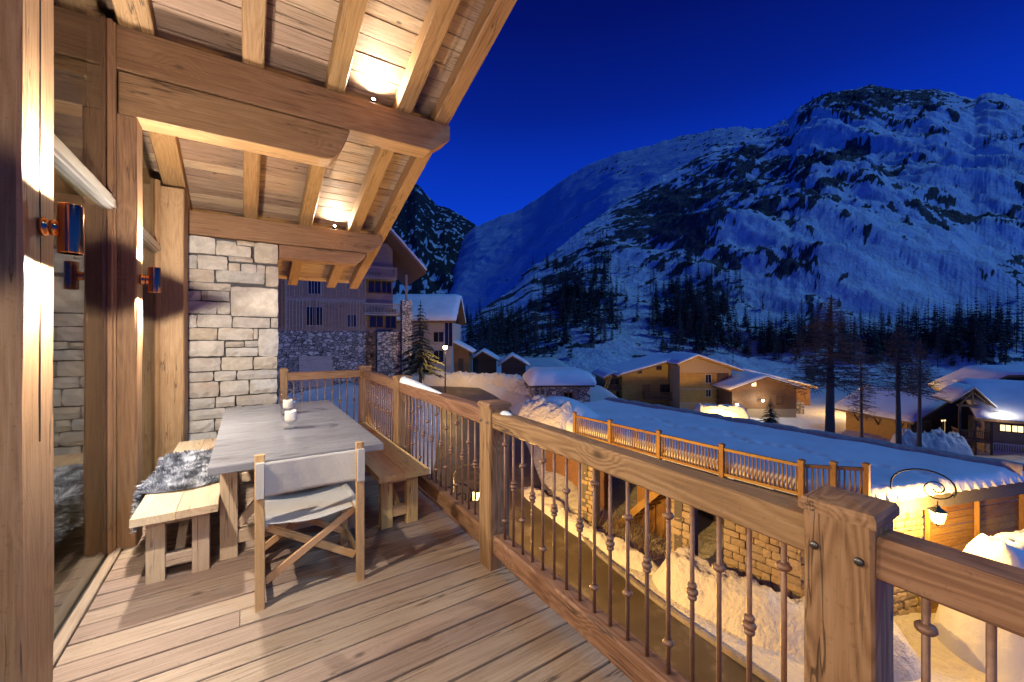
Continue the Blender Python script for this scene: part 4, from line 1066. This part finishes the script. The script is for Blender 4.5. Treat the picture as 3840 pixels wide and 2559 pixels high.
mb = MB(); mb.box(314*sA, -.6, -6, 337*sA, .5, 172*sA); mb.build('stone_column', MATS['rubble'], hA, M)
MB().box(323*sA, -.2, 172*sA, 328*sA, .0, 233*sA).build('post', MATS['clad_wood'], hA, M)
ribbon_roof(hA, prof, -2.4, 10, .28, M, MATS['clad_brown']); snow_cap(hA, [(x, z+.29) for x, z in prof], -2.4, 10, .45, M, 4)

# B: house with the blue snow roof
M = hmat(890, 862, 50, 0); sB = 50/FD
hB = thing('snow_roof_house', 'pale rendered house with a broad snow-covered roof behind the dark fir', 'house', M)
W_, L_ = 148*sB, 9.0; walls(hB, M, W_, L_, [(0, 120*sB, 'pale_wall')]); prof = [(-1.0, 119*sB), (4.5, 119*sB+3.3), (10, 119*sB)]
Ms = M @ SW
MB().prism([(-1.0,119*sB),(4.5,119*sB+3.3),(10.,119*sB),(10.,119*sB+.25),(4.5,119*sB+3.55),(-1.,119*sB+.25)], 'y', -1.0, W_+.6).build('roof', MATS['clad_brown'], hB, Ms)
snow_cap(hB, [(x, z+.26) for x, z in prof], -1.0, W_+.6, .5, Ms, 6)
for s_, z_, w, hh in ((118*sB, 76*sB, 1.2, 1.2), (141*sB, 66*sB, .9, 3.0), (118*sB, 30*sB, 1.2, 1.4)): win(hB, M, 'f', s_, z_, w, hh, W_, L_, frame='pale_wall')
# carport and little sheds by the road
def shed(u, v, d, wpx, hpx, rise, label, mat, seed, prof=None, L=5):
    s_ = d/FD; M = hmat(u, v, d, .0); h = thing('shed', label, 'shed', M, 'small sheds along the road')
    W_ = wpx*s_; pr = prof or [(-.5, hpx*s_-.3), (W_*.45, hpx*s_+rise), (W_+.5, hpx*s_-.3)]
    walls(h, M, W_, L, [(0, hpx*s_, mat)], pr); ribbon_roof(h, pr, -.7, L+.5, .15, M, MATS['clad_brown']); snow_cap(h, [(x, z+.16) for x, z in pr], -.7, L+.5, .35, M, seed)
    courses(h, M, W_, .1, hpx*s_-.35, mat, step=.3); MB().box(W_*.35, -.06, 0, W_*.65, .03, 1.9).build('door', MATS['clad_dark'], h, M); return h
shed(1040, 858, 52, 38, 58, .2, 'brown plank carport leaning on the pale house', 'clad_brown', 1, [(-.3, 4.0), (2.6, 2.5)], 4)
shed(1086, 872, 60, 52, 46, 1.0, 'low dark shed with a lit porch beside the carport', 'clad_dark', 2); shed(1152, 880, 58, 56, 42, 1.1, 'low gabled shed next to the stone hut', 'clad_dark', 3)
# stone hut under a thick snow loaf
d = 33; s_ = d/FD; M = hmat(1222, 935, d, .06); hut = thing('stone_hut', 'small stone hut under a thick rounded loaf of snow', 'hut', M)
W_ = 136*s_; MB().box(0, 0, -3, W_, 4, 47*s_).build('wall', MATS['rubble'], hut, M)
ribbon_roof(hut, [(-.25, 46*s_), (W_+.25, 46*s_)], -.5, 4.4, .12, M, MATS['clad_dark'])
o = snow_cap(hut, [(-.3, 46*s_+.13), (W_*.12, 46*s_+.15), (W_*.88, 46*s_+.15), (W_+.3, 46*s_+.13)], -.6, 4.5, 1.15, M, 8, .03)
for x in (.1, .55, 1.0): MB().box(x, -.35, -1, x+.14, -.2, 46*s_).build('post', MATS['clad_wood'], hut, M)
win(hut, M, 'f', W_*.62, .5, .7, .6, W_, 4)

# C: big yellow-stained house
sC = 70/FD; M = hmat(1430, 950, 70, 0)
hC = thing('yellow_chalet', 'large yellow-lit timber chalet with two snowy gables beyond the garage roof', 'house', M)
W_ = 130*sC; pr = [(-1.2, 84*sC), (10.2, 126*sC), (12., 120*sC)]
walls(hC, M, W_, 11, [(0, 80*sC, 'clad_yellow')], pr, 6); courses(hC, M, W_, 0, 84*sC, 'clad_yellow', step=.34)
ribbon_roof(hC, pr, -1.1, 12, .25, M, MATS['clad_brown']); snow_cap(hC, [(x, z+.26) for x, z in pr], -1.1, 12, .35, M, 10)
balcony(hC, M, 48*sC, W_-.2, 0, 34*sC, 1.1, 'clad_brown', 1.2)
for s_, z_, w, hh in ((55*sC, 42*sC, 1.2, 1.7), (100*sC, 42*sC, 2.0, 1.8), (84*sC, 100*sC, .8, 1.2), (40*sC, 92*sC, .6, .9)): win(hC, M, 'f', s_, z_, w, hh, W_, 11)
M2 = hmat(1562, 952, 66, .02); s2 = 66/FD; W2 = 120*s2; pr2 = [(-.8, 112*s2), (35*s2, 131*s2), (W2+1.1, 98*s2)]
walls(hC, M2, W2, 9, [(0, 60*s2, 'render_wall')], pr2, 6); courses(hC, M2, 86*s2, 60*s2, 95*s2, 'clad_yellow', step=.34); courses(hC, M2, 86*s2, 2, 56*s2, 'clad_yellow', step=.34)
ribbon_roof(hC, pr2, -1.2, 9, .25, M2, MATS['clad_yellow']); snow_cap(hC, [(x, z+.26) for x, z in pr2], -1.2, 9, .38, M2, 11)
MB().box(86*s2, -.04, 18*s2, W2-.5, .02, 94*s2).build('loggia', MATS['clad_dark'], hC, M2)
for z_ in (24*s2, 58*s2): balcony(hC, M2, 86*s2, W2, .0, z_, .7, 'clad_brown', .9)
for s_, z_, w, hh in ((66*s2, 72*s2, .9, 1.3), (66*s2, 40*s2, .8, 1.1)): win(hC, M2, 'f', s_, z_, w, hh, W2, 9, frame='pale_wall')
M3 = hmat(1390, 950, 72, 0); s3 = 72/FD; W3 = 42*s3; pr3 = [(-.6, 80*s3), (W3*.45, 91*s3), (W3+1, 80*s3)]
walls(hC, M3, W3, 8, [(0, 70*s3, 'clad_brown')], pr3, 6); ribbon_roof(hC, pr3, -1.3, 9, .22, M3, MATS['clad_brown']); snow_cap(hC, [(x, z+.23) for x, z in pr3], -1.3, 9, .4, M3, 12)
balcony(hC, M3, .2, W3, 0, 26*s3, 1.2, 'clad_brown'); balcony(hC, M3, .2, W3, 0, 55*s3, 1.2, 'clad_brown'); win(hC, M3, 'f', W3*.5, 32*s3, 1.4, 1.6, W3, 8); win(hC, M3, 'f', W3*.5, 60*s3, 1.4, 1.5, W3, 8)
# D: red-brown house with lit lamps
sD = 62/FD; M = hmat(1682, 980, 62, 0); hD = thing('brown_house', 'brown house with snowy gable and two white wall lamps beside the yellow chalet', 'house', M)
W_ = 148*sD; pr = [(-.9, 82*sD), (72*sD, 112*sD), (W_+.9, 84*sD)]
walls(hD, M, W_, 10, [(0, 40*sD, 'render_wall'), (40*sD, 80*sD, 'clad_brown')], pr, 6); courses(hD, M, W_, 42*sD, 82*sD, 'clad_brown', step=.34)
ribbon_roof(hD, pr, -1.0, 10, .22, M, MATS['clad_brown']); snow_cap(hD, [(x, z+.23) for x, z in pr], -1.0, 10, .35, M, 14)
Mb = hmat(1690, 985, 72, 0); sb = 72/FD; prb = [(-2.5, 118*sb), (1.0, 132*sb), (180*sb, 92*sb)]; walls(hD, Mb, 172*sb, 9, [(0, 80*sb, 'clad_brown')], prb, 6); ribbon_roof(hD, prb, -1, 10, .22, Mb, MATS['clad_brown']); snow_cap(hD, [(x, z+.23) for x, z in prb], -1, 10, .35, Mb, 15)
win(hD, M, 'f', 50*sD, 92*sD, .7, .8, W_, 10, True); win(hD, M, 'f', 26*sD, 18*sD, .9, 1.6, W_, 10); win(hD, M, 'f', 110*sD, 50*sD, 1.2, 1.4, W_, 10)
MB().box(W_, 2.5, -5, W_+3.0, 9, 48*sD).build('wall', MATS['rubble'], hD, M)
WHITE = (1., .84, .66)
def wall_lamp(u, v, d, label, power, c=WHITE, r=.16):
    p = at(u, v, d); t = thing('house_wall_lamp', label, 'lamp', T(*p), 'round lamps on the village houses')
    MB().lathe([(.0001,-r),(r*.8,-r*.6),(r,0),(r*.8,r*.6),(.0001,r)], 10, p).build('globe', MATS['uplight_glow' if c == WHITE else 'street_glow'], t, smooth=True)
    MB().bar(p+cam2w(0, r, 0), p+cam2w(0, r+.5, 0), .06).build('arm', MATS['black_iron'], t); point('lamp_light', p-cam2w(0, r+.12, 0), power, c, .12, t)
plain('street_glow', (.9,.8,.5), .5, emit=(1.,.68,.22), es=40)
wall_lamp(1694, 930, 61, 'white lamp near the left corner of the brown house', 160); wall_lamp(1753, 921, 61, 'white lamp in the middle of the brown house front', 220)
def street_lamp(u, vt, vb, d, label, power, arm=0.6):
    p = at(u, vt, d); q = at(u, vb, d); t = thing('street_lamp', label, 'street lamp', T(q.x, q.y, q.z), 'sodium street lamps of the village')
    MB().tube([(q.x, q.y, q.z-1.5), p+Vector((0,0,.25))], .07, 8, .045).build('mast', MATS['black_iron'], t)
    MB().lathe([(.05,.30),(.26,.22),(.28,.18),(.24,.18)], 10, p).build('hood', MATS['black_iron'], t)
    MB().lathe([(.0001,-.16),(.17,-.08),(.2,.06),(.2,.17)], 10, p).build('globe', MATS['street_glow'], t, smooth=True)
    point('lamp_light', p-Vector((0,0,.35)), power, SODIUM, .2, t)
street_lamp(1668, 946, 966, 54, 'low yellow lamp glowing beside the snow mound before the yellow chalet', 5000)
street_lamp(1978, 897, 950, 62, 'yellow street lamp behind the wide-eaved chalet', 6000)
street_lamp(1023, 800, 885, 38, 'thin street lamp standing at the bend of the road', 900)

# E: wide-eaved chalet
sE = 46/FD; M = hmat(2092, 1015, 46, .175); hE = thing('wide_chalet', 'low dark chalet with wide snowy eaves and a lamp-lit side wall', 'house', M)
W_, L_ = 9.6, 7.4; pr = [(-1.0, 2.15), (5.0, 4.9), (10.6, 2.6)]
walls(hE, M, W_, L_, [(0, 2.2, 'clad_dark')], pr, 5); MB().box(-.03, .3, -3, .0, L_, 2.35).build('side_wall', MATS['clad_yellow'], hE, M)  # yellow sheet over the dark side wall puts amber lamplight into its colour
ribbon_roof(hE, pr, -1.0, L_+1.2, .2, M, MATS['clad_brown']); snow_cap(hE, [(x, z+.21) for x, z in pr], -1.0, L_+1.2, .4, M, 17)
for y in (1.0, 3.4, 5.8): MB().bar((-.06, y, 1.2), (-.8, y, 2.25), .12).build('eave_bracket', MATS['clad_dark'], hE, M)
for s_, z_, w, hh, l_ in ((4.6, .9, .7, 1.4, True), (2.2, .9, 1.0, 1.2, False), (7.2, 1.5, 1.0, 1.6, False), (7.3, -.9, .5, 1.0, True)): win(hE, M, 'f', s_, z_, w, hh, W_, L_, l_)
battens(hE, M, W_, 0, 2.2, 'clad_dark', .3); wall_lamp(2000, 938, 51.2, 'warm lamp under the eaves of the wide-eaved chalet', 260, SODIUM, .12)
# F: big chalet at the right edge
sF = 46/FD; M = hmat(2205, 1040, 47, -.6); hF = thing('truss_chalet', 'large chalet with open roof truss, balcony posts and bright snowy lower roof', 'house', M)
pr = [(-.4, 131*sF), (66*sF, 182*sF), (170*sF, 190*sF), (330*sF, 120*sF)]
walls(hF, M, 300*sF, 10, [(0, 90*sF, 'clad_dark')], pr, 6); ribbon_roof(hF, pr, -1.5, 11, .25, M, MATS['clad_brown']); snow_cap(hF, [(x, z+.26) for x, z in pr], -1.5, 11, .35, M, 20)
Mf = hmat(2198, 1045, 41, -.5); sf_ = 41/FD; pr = [(-.5, 118*sf_), (25*sf_, 153*sf_), (58*sf_, 112*sf_)]
ribbon_roof(hF, pr, -.6, 4, .16, Mf, MATS['clad_dark']); snow_cap(hF, [(x, z+.17) for x, z in pr], -.6, 4, .16, Mf, 21)
for x in (.1, 1.2, 2.3): MB().box(x, -.2, -4, x+.16, -.04, 118*sf_).build('porch_post', MATS['clad_dark'], hF, Mf)
MB().box(0, -.2, 112*sf_, 2.5, -.05, 117*sf_).build('tie_beam', MATS['clad_dark'], hF, Mf)
for a, b in (((.2, 117*sf_), (1.1, 146*sf_)), ((2.3, 117*sf_), (1.1, 146*sf_)), ((1.1, 117*sf_), (1.1, 148*sf_))): MB().bar((a[0], -.12, a[1]), (b[0], -.12, b[1]), .13).build('truss_bar', MATS['clad_dark'], hF, Mf)
balcony(hF, Mf, .1, 2.5, 1.4, 1.6, 1.5, 'clad_brown')
Mg = hmat(2236, 1045, 40, -.62) @ SW; sg = 39/FD; pr = [(-.8, 84*sg), (5., 84*sg+2.9), (6.5, 84*sg+2.9)]
MB().prism([(-.8,84*sg),(5.,84*sg+2.9),(6.5,84*sg+2.9),(6.5,84*sg+3.1),(5.,84*sg+3.1),(-.8,84*sg+.2)], 'y', 0, 9).build('lower_roof', MATS['clad_brown'], hF, Mg); snow_cap(hF, [(x, z+.22) for x, z in pr], 0, 9, .5, Mg, 22)
Mw = hmat(2262, 1045, 41.5, -.62); MB().box(0, 0, -5, 8, 5, 80*sg).build('lower_wall', MATS['render_wall'], hF, Mw)
for s_ in (1.4, 2.2, 3.0): win(hF, Mw, 'f', s_, 2.6, .7, .6, 8, 5, True)
balcony(hF, Mw, .1, 3.6, 0, .6, 1.3, 'white_paint', .95, .16); wall_lamp(2300, 948, 38.3, 'cool lamp under the bright lower roof of the truss chalet', 120, (1., .92, .85), .1)

# ------------------------------------------------------------------ trees
plain('bark', (.12,.085,.065), .95, nscale=14, namp=.4, bump=.5); plain('needles', (.038,.046,.032), .9, nscale=3, namp=.35); plain('twigs', (.16,.112,.08), .95, nscale=4, namp=.4); plain('far_needles', (.085,.07,.057), .95, nscale=.4, namp=.5)
def conifer_crown(h, r, seed, layers=22, per=11, z0=.10):
    rc = random.Random(seed); b = MB()
    for i in range(layers):
        f = i/(layers-1); z = h*(z0+(.97-z0)*f); L_ = r*(1-f)**.85*(.85+.3*rc.random())+.05*r; n = max(4, int(per*(1-.55*f)))
        for j in range(n):
            if rc.random() < .12: continue
            a = 2*math.pi*(j+rc.random())/n; l_ = L_*rc.uniform(.65, 1.12); d_ = Vector((math.cos(a), math.sin(a), 0)); s_ = Vector((-d_.y, d_.x, 0)); dr = rc.uniform(.18, .42)
            for q in range(5):
                t0 = q/5; p = d_*(l_*t0)+Vector((0, 0, z-dr*l_*t0**1.4)); w = l_*.22*(1-t0*.6); e = d_*(l_*(t0+.34))+Vector((0,0,z-dr*l_*(t0+.34)**1.4-.03*h*rc.random()))
                b.add([p-s_*w+Vector((0,0,-.3*w)), p+d_*l_*.06, e-s_*w*.7*rc.random()], [(0,1,2)]); b.add([p+s_*w+Vector((0,0,-.3*w)), e+s_*w*.7*rc.random(), p+d_*l_*.06], [(0,1,2)])
    return b
def tree_trunk(h, r0, lean=0): return MB().tube([(0,0,-1.5), (lean*.3,0,h*.35), (lean*.6,0,h*.7), (lean,0,h)], r0, 7, r0*.12)
def larch_crown(h, r, seed, n=150, z0=.16):
    rc = random.Random(seed); b = MB()
    for i in range(n):
        f = rc.random()**.85; z = h*(z0+(.98-z0)*f); l_ = r*(1-f)**.7*rc.uniform(.55, 1.15)+.12; a = rc.random()*6.283; d_ = Vector((math.cos(a), math.sin(a), 0)); s_ = Vector((-d_.y, d_.x, 0)); lift = rc.uniform(-.35, .12); w = .012*h/8+.006*l_
        pts = [d_*(l_*t)+Vector((0,0,z+lift*l_*t+.12*l_*t*t)) for t in (0,.35,.7,1)]
        for p, q in zip(pts, pts[1:]): b.add([p-s_*w, p+s_*w, q], [(0,1,2)]); b.add([p-Vector((0,0,w)), p+Vector((0,0,w)), q], [(0,1,2)])
        for q in range(9):
            t_ = rc.uniform(.2, 1); p = d_*(l_*t_)+Vector((0,0,z+lift*l_*t_+.12*l_*t_*t_)); e = p+(d_*rc.uniform(.1,.6)+s_*rc.uniform(-1,1)+Vector((0,0,rc.uniform(-.9,.25))))*l_*rc.uniform(.12,.3); ww = w*.55
            b.add([p-s_*ww-Vector((0,0,ww)), p+s_*ww+Vector((0,0,ww)), e], [(0,1,2)])
    return b
def mk_meshes(fn, trunk, mat):
    c = fn.mesh('crown', fix=False); c.materials.append(MATS[mat]); t_ = trunk.mesh('trunk', True); t_.materials.append(MATS['bark']); return c, t_
BIG = [mk_meshes(larch_crown(12, 3.0, s_, n_, z_), tree_trunk(12, .30, .25), 'twigs') for s_, n_, z_ in ((14, 560, .32), (15, 420, .46))]
FIR = [mk_meshes(conifer_crown(8, 2.3, s_), tree_trunk(8, .16), 'needles') for s_ in (1, 2, 3)]
LAR = [mk_meshes(larch_crown(12, 2.6, s_, 420), tree_trunk(12, .27, .3), 'twigs') for s_ in (4, 5, 6)]
def tree(kind, i, pos, h, label, group, rot=0, wid=1.0):
    c, t_ = kind[i]; k_ = h/(8 if kind is FIR else 12); M = T(*pos) @ RZ(rot) @ Matrix.Diagonal((k_*wid, k_*wid, k_, 1)); nm = 'fir_tree' if kind is FIR else 'larch_tree'
    t = thing(nm, label, 'tree', M, group); inst('trunk', t_, t, M); inst('crown', c, t, M); return t
def th(px, d): return px*d/FD
tree(FIR, 0, at(966, 866, 38), th(178, 38), 'dark pointed fir standing between the two neighbouring houses', None, 0, 1.0)
tree(FIR, 1, at(1770, 985, 45), th(72, 45), 'small dark fir in front of the brown house', None, 1, 1.25)
tree(BIG, 0, at(1907, 992, 30), th(315, 30), 'tall bare larch with a thick trunk before the wide-eaved chalet', None, 0, 1.35)
tree(BIG, 1, at(2066, 1035, 36), th(290, 36), 'bare larch with two neighbours in front of the wide-eaved roof', None, 2, .9)
tree(BIG, 1, at(2112, 1020, 39), th(245, 39), 'thinner bare larch close to the gable of the wide-eaved chalet', None, 4, .8)
tree(LAR, 1, at(1980, 1000, 44), th(225, 44), 'slim bare larch rising past the lamp-lit side wall', None, 1, .7)
# hillside trees, the ones that show largest
rt = random.Random(33); nt = 0
def hill(u, v): return face_at(u, v)
ZONES = [(1495,1700,640,815,34,'in the wood above the yellow chalet'),(1235,1420,600,800,26,'in the wood rising behind the stone hut'),(1060,1235,730,845,16,'behind the low sheds'),(1700,1890,740,830,14,'above the brown house'),(1900,2350,760,850,26,'in the belt behind the wide-eaved chalet')]
for u0, u1, v0, v1, n, wh in ZONES:
    for i in range(n):
        u, v = rt.uniform(u0, u1), v0+(v1-v0)*rt.random()**.7; p = hill(u, v); kd = FIR if rt.random() < .4 else LAR
        tree(kd, rt.randrange(3), p, rt.uniform(9, 15), ('dark fir ' if kd is FIR else 'bare larch ')+wh, ('firs ' if kd is FIR else 'larches ')+wh, rt.random()*6, .62)
# the rest of the wood as one mass
fb_ = MB()
def far_tree(p, h, r):
    n = rt.choice((6, 9, 9, 12)); r = r*(.6 if n == 6 else 1)
    for i in range(n):
        f = i/n; z = h*(.12+.86*f); l_ = r*(1-f)**.8
        for j in range(4):
            a = rt.random()*6.283; d_ = Vector((math.cos(a), math.sin(a), 0)); s_ = Vector((-d_.y, d_.x, 0)); q = p+Vector((0,0,z))
            fb_.add([q+s_*l_*.35, q-s_*l_*.35, q+d_*l_*rt.uniform(.7,1.2)-Vector((0,0,l_*.45))], [(0,1,2)])
    fb_.add([p+Vector((-.12,0,-1)), p+Vector((.12,0,-1)), p+Vector((0,0,h))], [(0,1,2)]); fb_.add([p+Vector((0,-.12,-1)), p+Vector((0,.12,-1)), p+Vector((0,0,h))], [(0,1,2)])
for cu, cv, ru, rv_, n in ((1600,740,90,80,330),(1330,700,90,80,330),(1150,780,100,60,300),(1560,690,45,60,60),(2130,800,190,40,190),(1790,800,90,35,90),(1950,222,190,14,35),(1380,590,30,40,40),(2300,330,60,20,14),(2260,780,130,50,90)):
    for i in range(n):
        u, v = rt.gauss(cu, ru*.55), rt.gauss(cv, rv_*.55); p = hill(min(2790, max(1005, u)), v); far_tree(p, rt.uniform(6, 13)*(1 if v > 560 else .8), rt.uniform(1.2, 2.3))
o = fb_.build('forest', MATS['far_needles'], fix=False); tag(o, 'dark mass of conifers covering the foot of the mountain', 'forest', kind='stuff')

# ------------------------------------------------------------------ snow heaps
def heap(name, label, pts, width, height, seed, mat='trampled_snow', nseg=60, lump=.35, kind=None, base=None):
    """a ploughed ridge of snow following pts [(x,y)...]"""
    P_ = [Vector((*p, 0)) for p in pts]; cum = [0]
    for a, b in zip(P_, P_[1:]): cum.append(cum[-1]+(b-a).length)
    nc = 34; X = np.zeros((nseg+1, nc)); Y = X.copy(); Z = X.copy()
    for i in range(nseg+1):
        s_ = cum[-1]*i/nseg; q = 0
        while q < len(cum)-2 and cum[q+1] < s_: q += 1
        t_ = (s_-cum[q])/(cum[q+1]-cum[q]); c = P_[q].lerp(P_[q+1], t_); d_ = (P_[q+1]-P_[q]).normalized(); n_ = Vector((d_.y, -d_.x, 0)); e = min(1, min(i, nseg-i)/(nseg*.14)); e = math.sin(e*math.pi/2)
        for j in range(nc):
            a = -1+2*j/(nc-1); p = c+n_*(a*width/2*(.55+.45*e)); prof_ = max(0, 1-abs(a)**2.4); lm = mnoise.noise(Vector((p.x*.9, p.y*.9, seed)))*.5+mnoise.noise(Vector((p.x*2.6, p.y*2.6, seed+5)))*.4+mnoise.noise(Vector((p.x*6, p.y*6, seed+9)))*.28
            gz_ = base if base is not None else float(gh0(p.x, p.y))
            X[i,j], Y[i,j] = p.x+.12*lm*prof_, p.y; Z[i,j] = gz_-.25+(height*e*prof_+.25*prof_)*(1+lump*lm)
    o = grid_mesh(name, X, Y, Z, MATS[mat], kind=None); return tag(o, label, 'snow heap', None)
heap('snow_heap', 'long ploughed snow bank beyond the bend of the road', [(cam2w(r, d).x, cam2w(r, d).y) for r, d in ((-11,45),(-6,43),(-1,41),(1.3,37),(2.4,32))], 3.4, 1.35, 2, nseg=90)
heap('snow_heap', 'smooth snow mound at the end of the timber railing on the garage roof', [(12.4,17.6),(12.6,16),(13.0,14.4)], 2.6, 1.3, 6, base=ZT-.1, nseg=40)
heap('snow_heap', 'rough snow bank along the kerb below the stone pillars', [(11.4,16.5),(11.4,13),(11.6,10.2),(12.0,8.9)], 1.2, .35, 3, nseg=60, lump=.6)
heap('snow_heap', 'pale snow heap against the retaining wall below the garage roof', [(11.9,9.0),(11.9,7.6),(12.1,5.6),(12.9,3.9),(14.0,2.9)], 2.0, 1.0, 11, nseg=60, lump=.35)
heap('snow_heap', 'huge rounded snow mound in front of the plank screen', [(14.6,2.0),(15.7,1.75),(17.2,1.25),(19.2,.7)], 2.5, 3.1, 14, mat='snow', nseg=60, lump=.12)
heap('snow_heap', 'low snow mound in front of the yellow chalet', [(cam2w(r, d).x, cam2w(r, d).y) for r, d in ((25.5,58),(28,57.5),(31,57),(33,57))], 5, 2.6, 17, nseg=50, lump=.15)
heap('snow_heap', 'crumpled snow heap before the wide-eaved chalet', [(cam2w(r, d).x, cam2w(r, d).y) for r, d in ((38,41),(41,40),(44,39.5))], 3.5, 2.0, 19, nseg=40, lump=.5)
# brushwood between the pillars
bw_ = MB(); rb = random.Random(4)
for i in range(420):
    p = Vector((rb.uniform(11.9, 13.2), rb.uniform(9.2, 12.0), -6.5+rb.random()*.4)); e = p+Vector((rb.uniform(-.5,.5), rb.uniform(-.5,.5), rb.uniform(.2,1.3)))*rb.uniform(.5,1.1); w = .008
    bw_.add([p-Vector((0,w,w)), p+Vector((0,w,w)), e], [(0,1,2)]); bw_.add([p-Vector((w,0,0)), p+Vector((w,0,0)), e], [(0,1,2)])
o = bw_.build('brushwood', MATS['twigs'], fix=False); tag(o, 'tangle of dry brushwood under the garage roof between the pillars', 'bush', kind='stuff')

p, q = at(1377, 930, 68), at(1403, 862, 69.5); lp = thing('leaning_ladder', 'pale wooden ladder leaning on the balcony wing of the yellow chalet', 'ladder', T(*p)); off = cam2w(.22, 0)
for s_ in (-1, 1): MB().bar(p+off*s_, q+off*s_, .10).build('ladder_rail', MATS['clad_yellow'], lp)
for i in range(12):
    c_ = p.lerp(q, (i+.5)/12); MB().bar(c_-off, c_+off, .06).build('rung', MATS['clad_yellow'], lp)
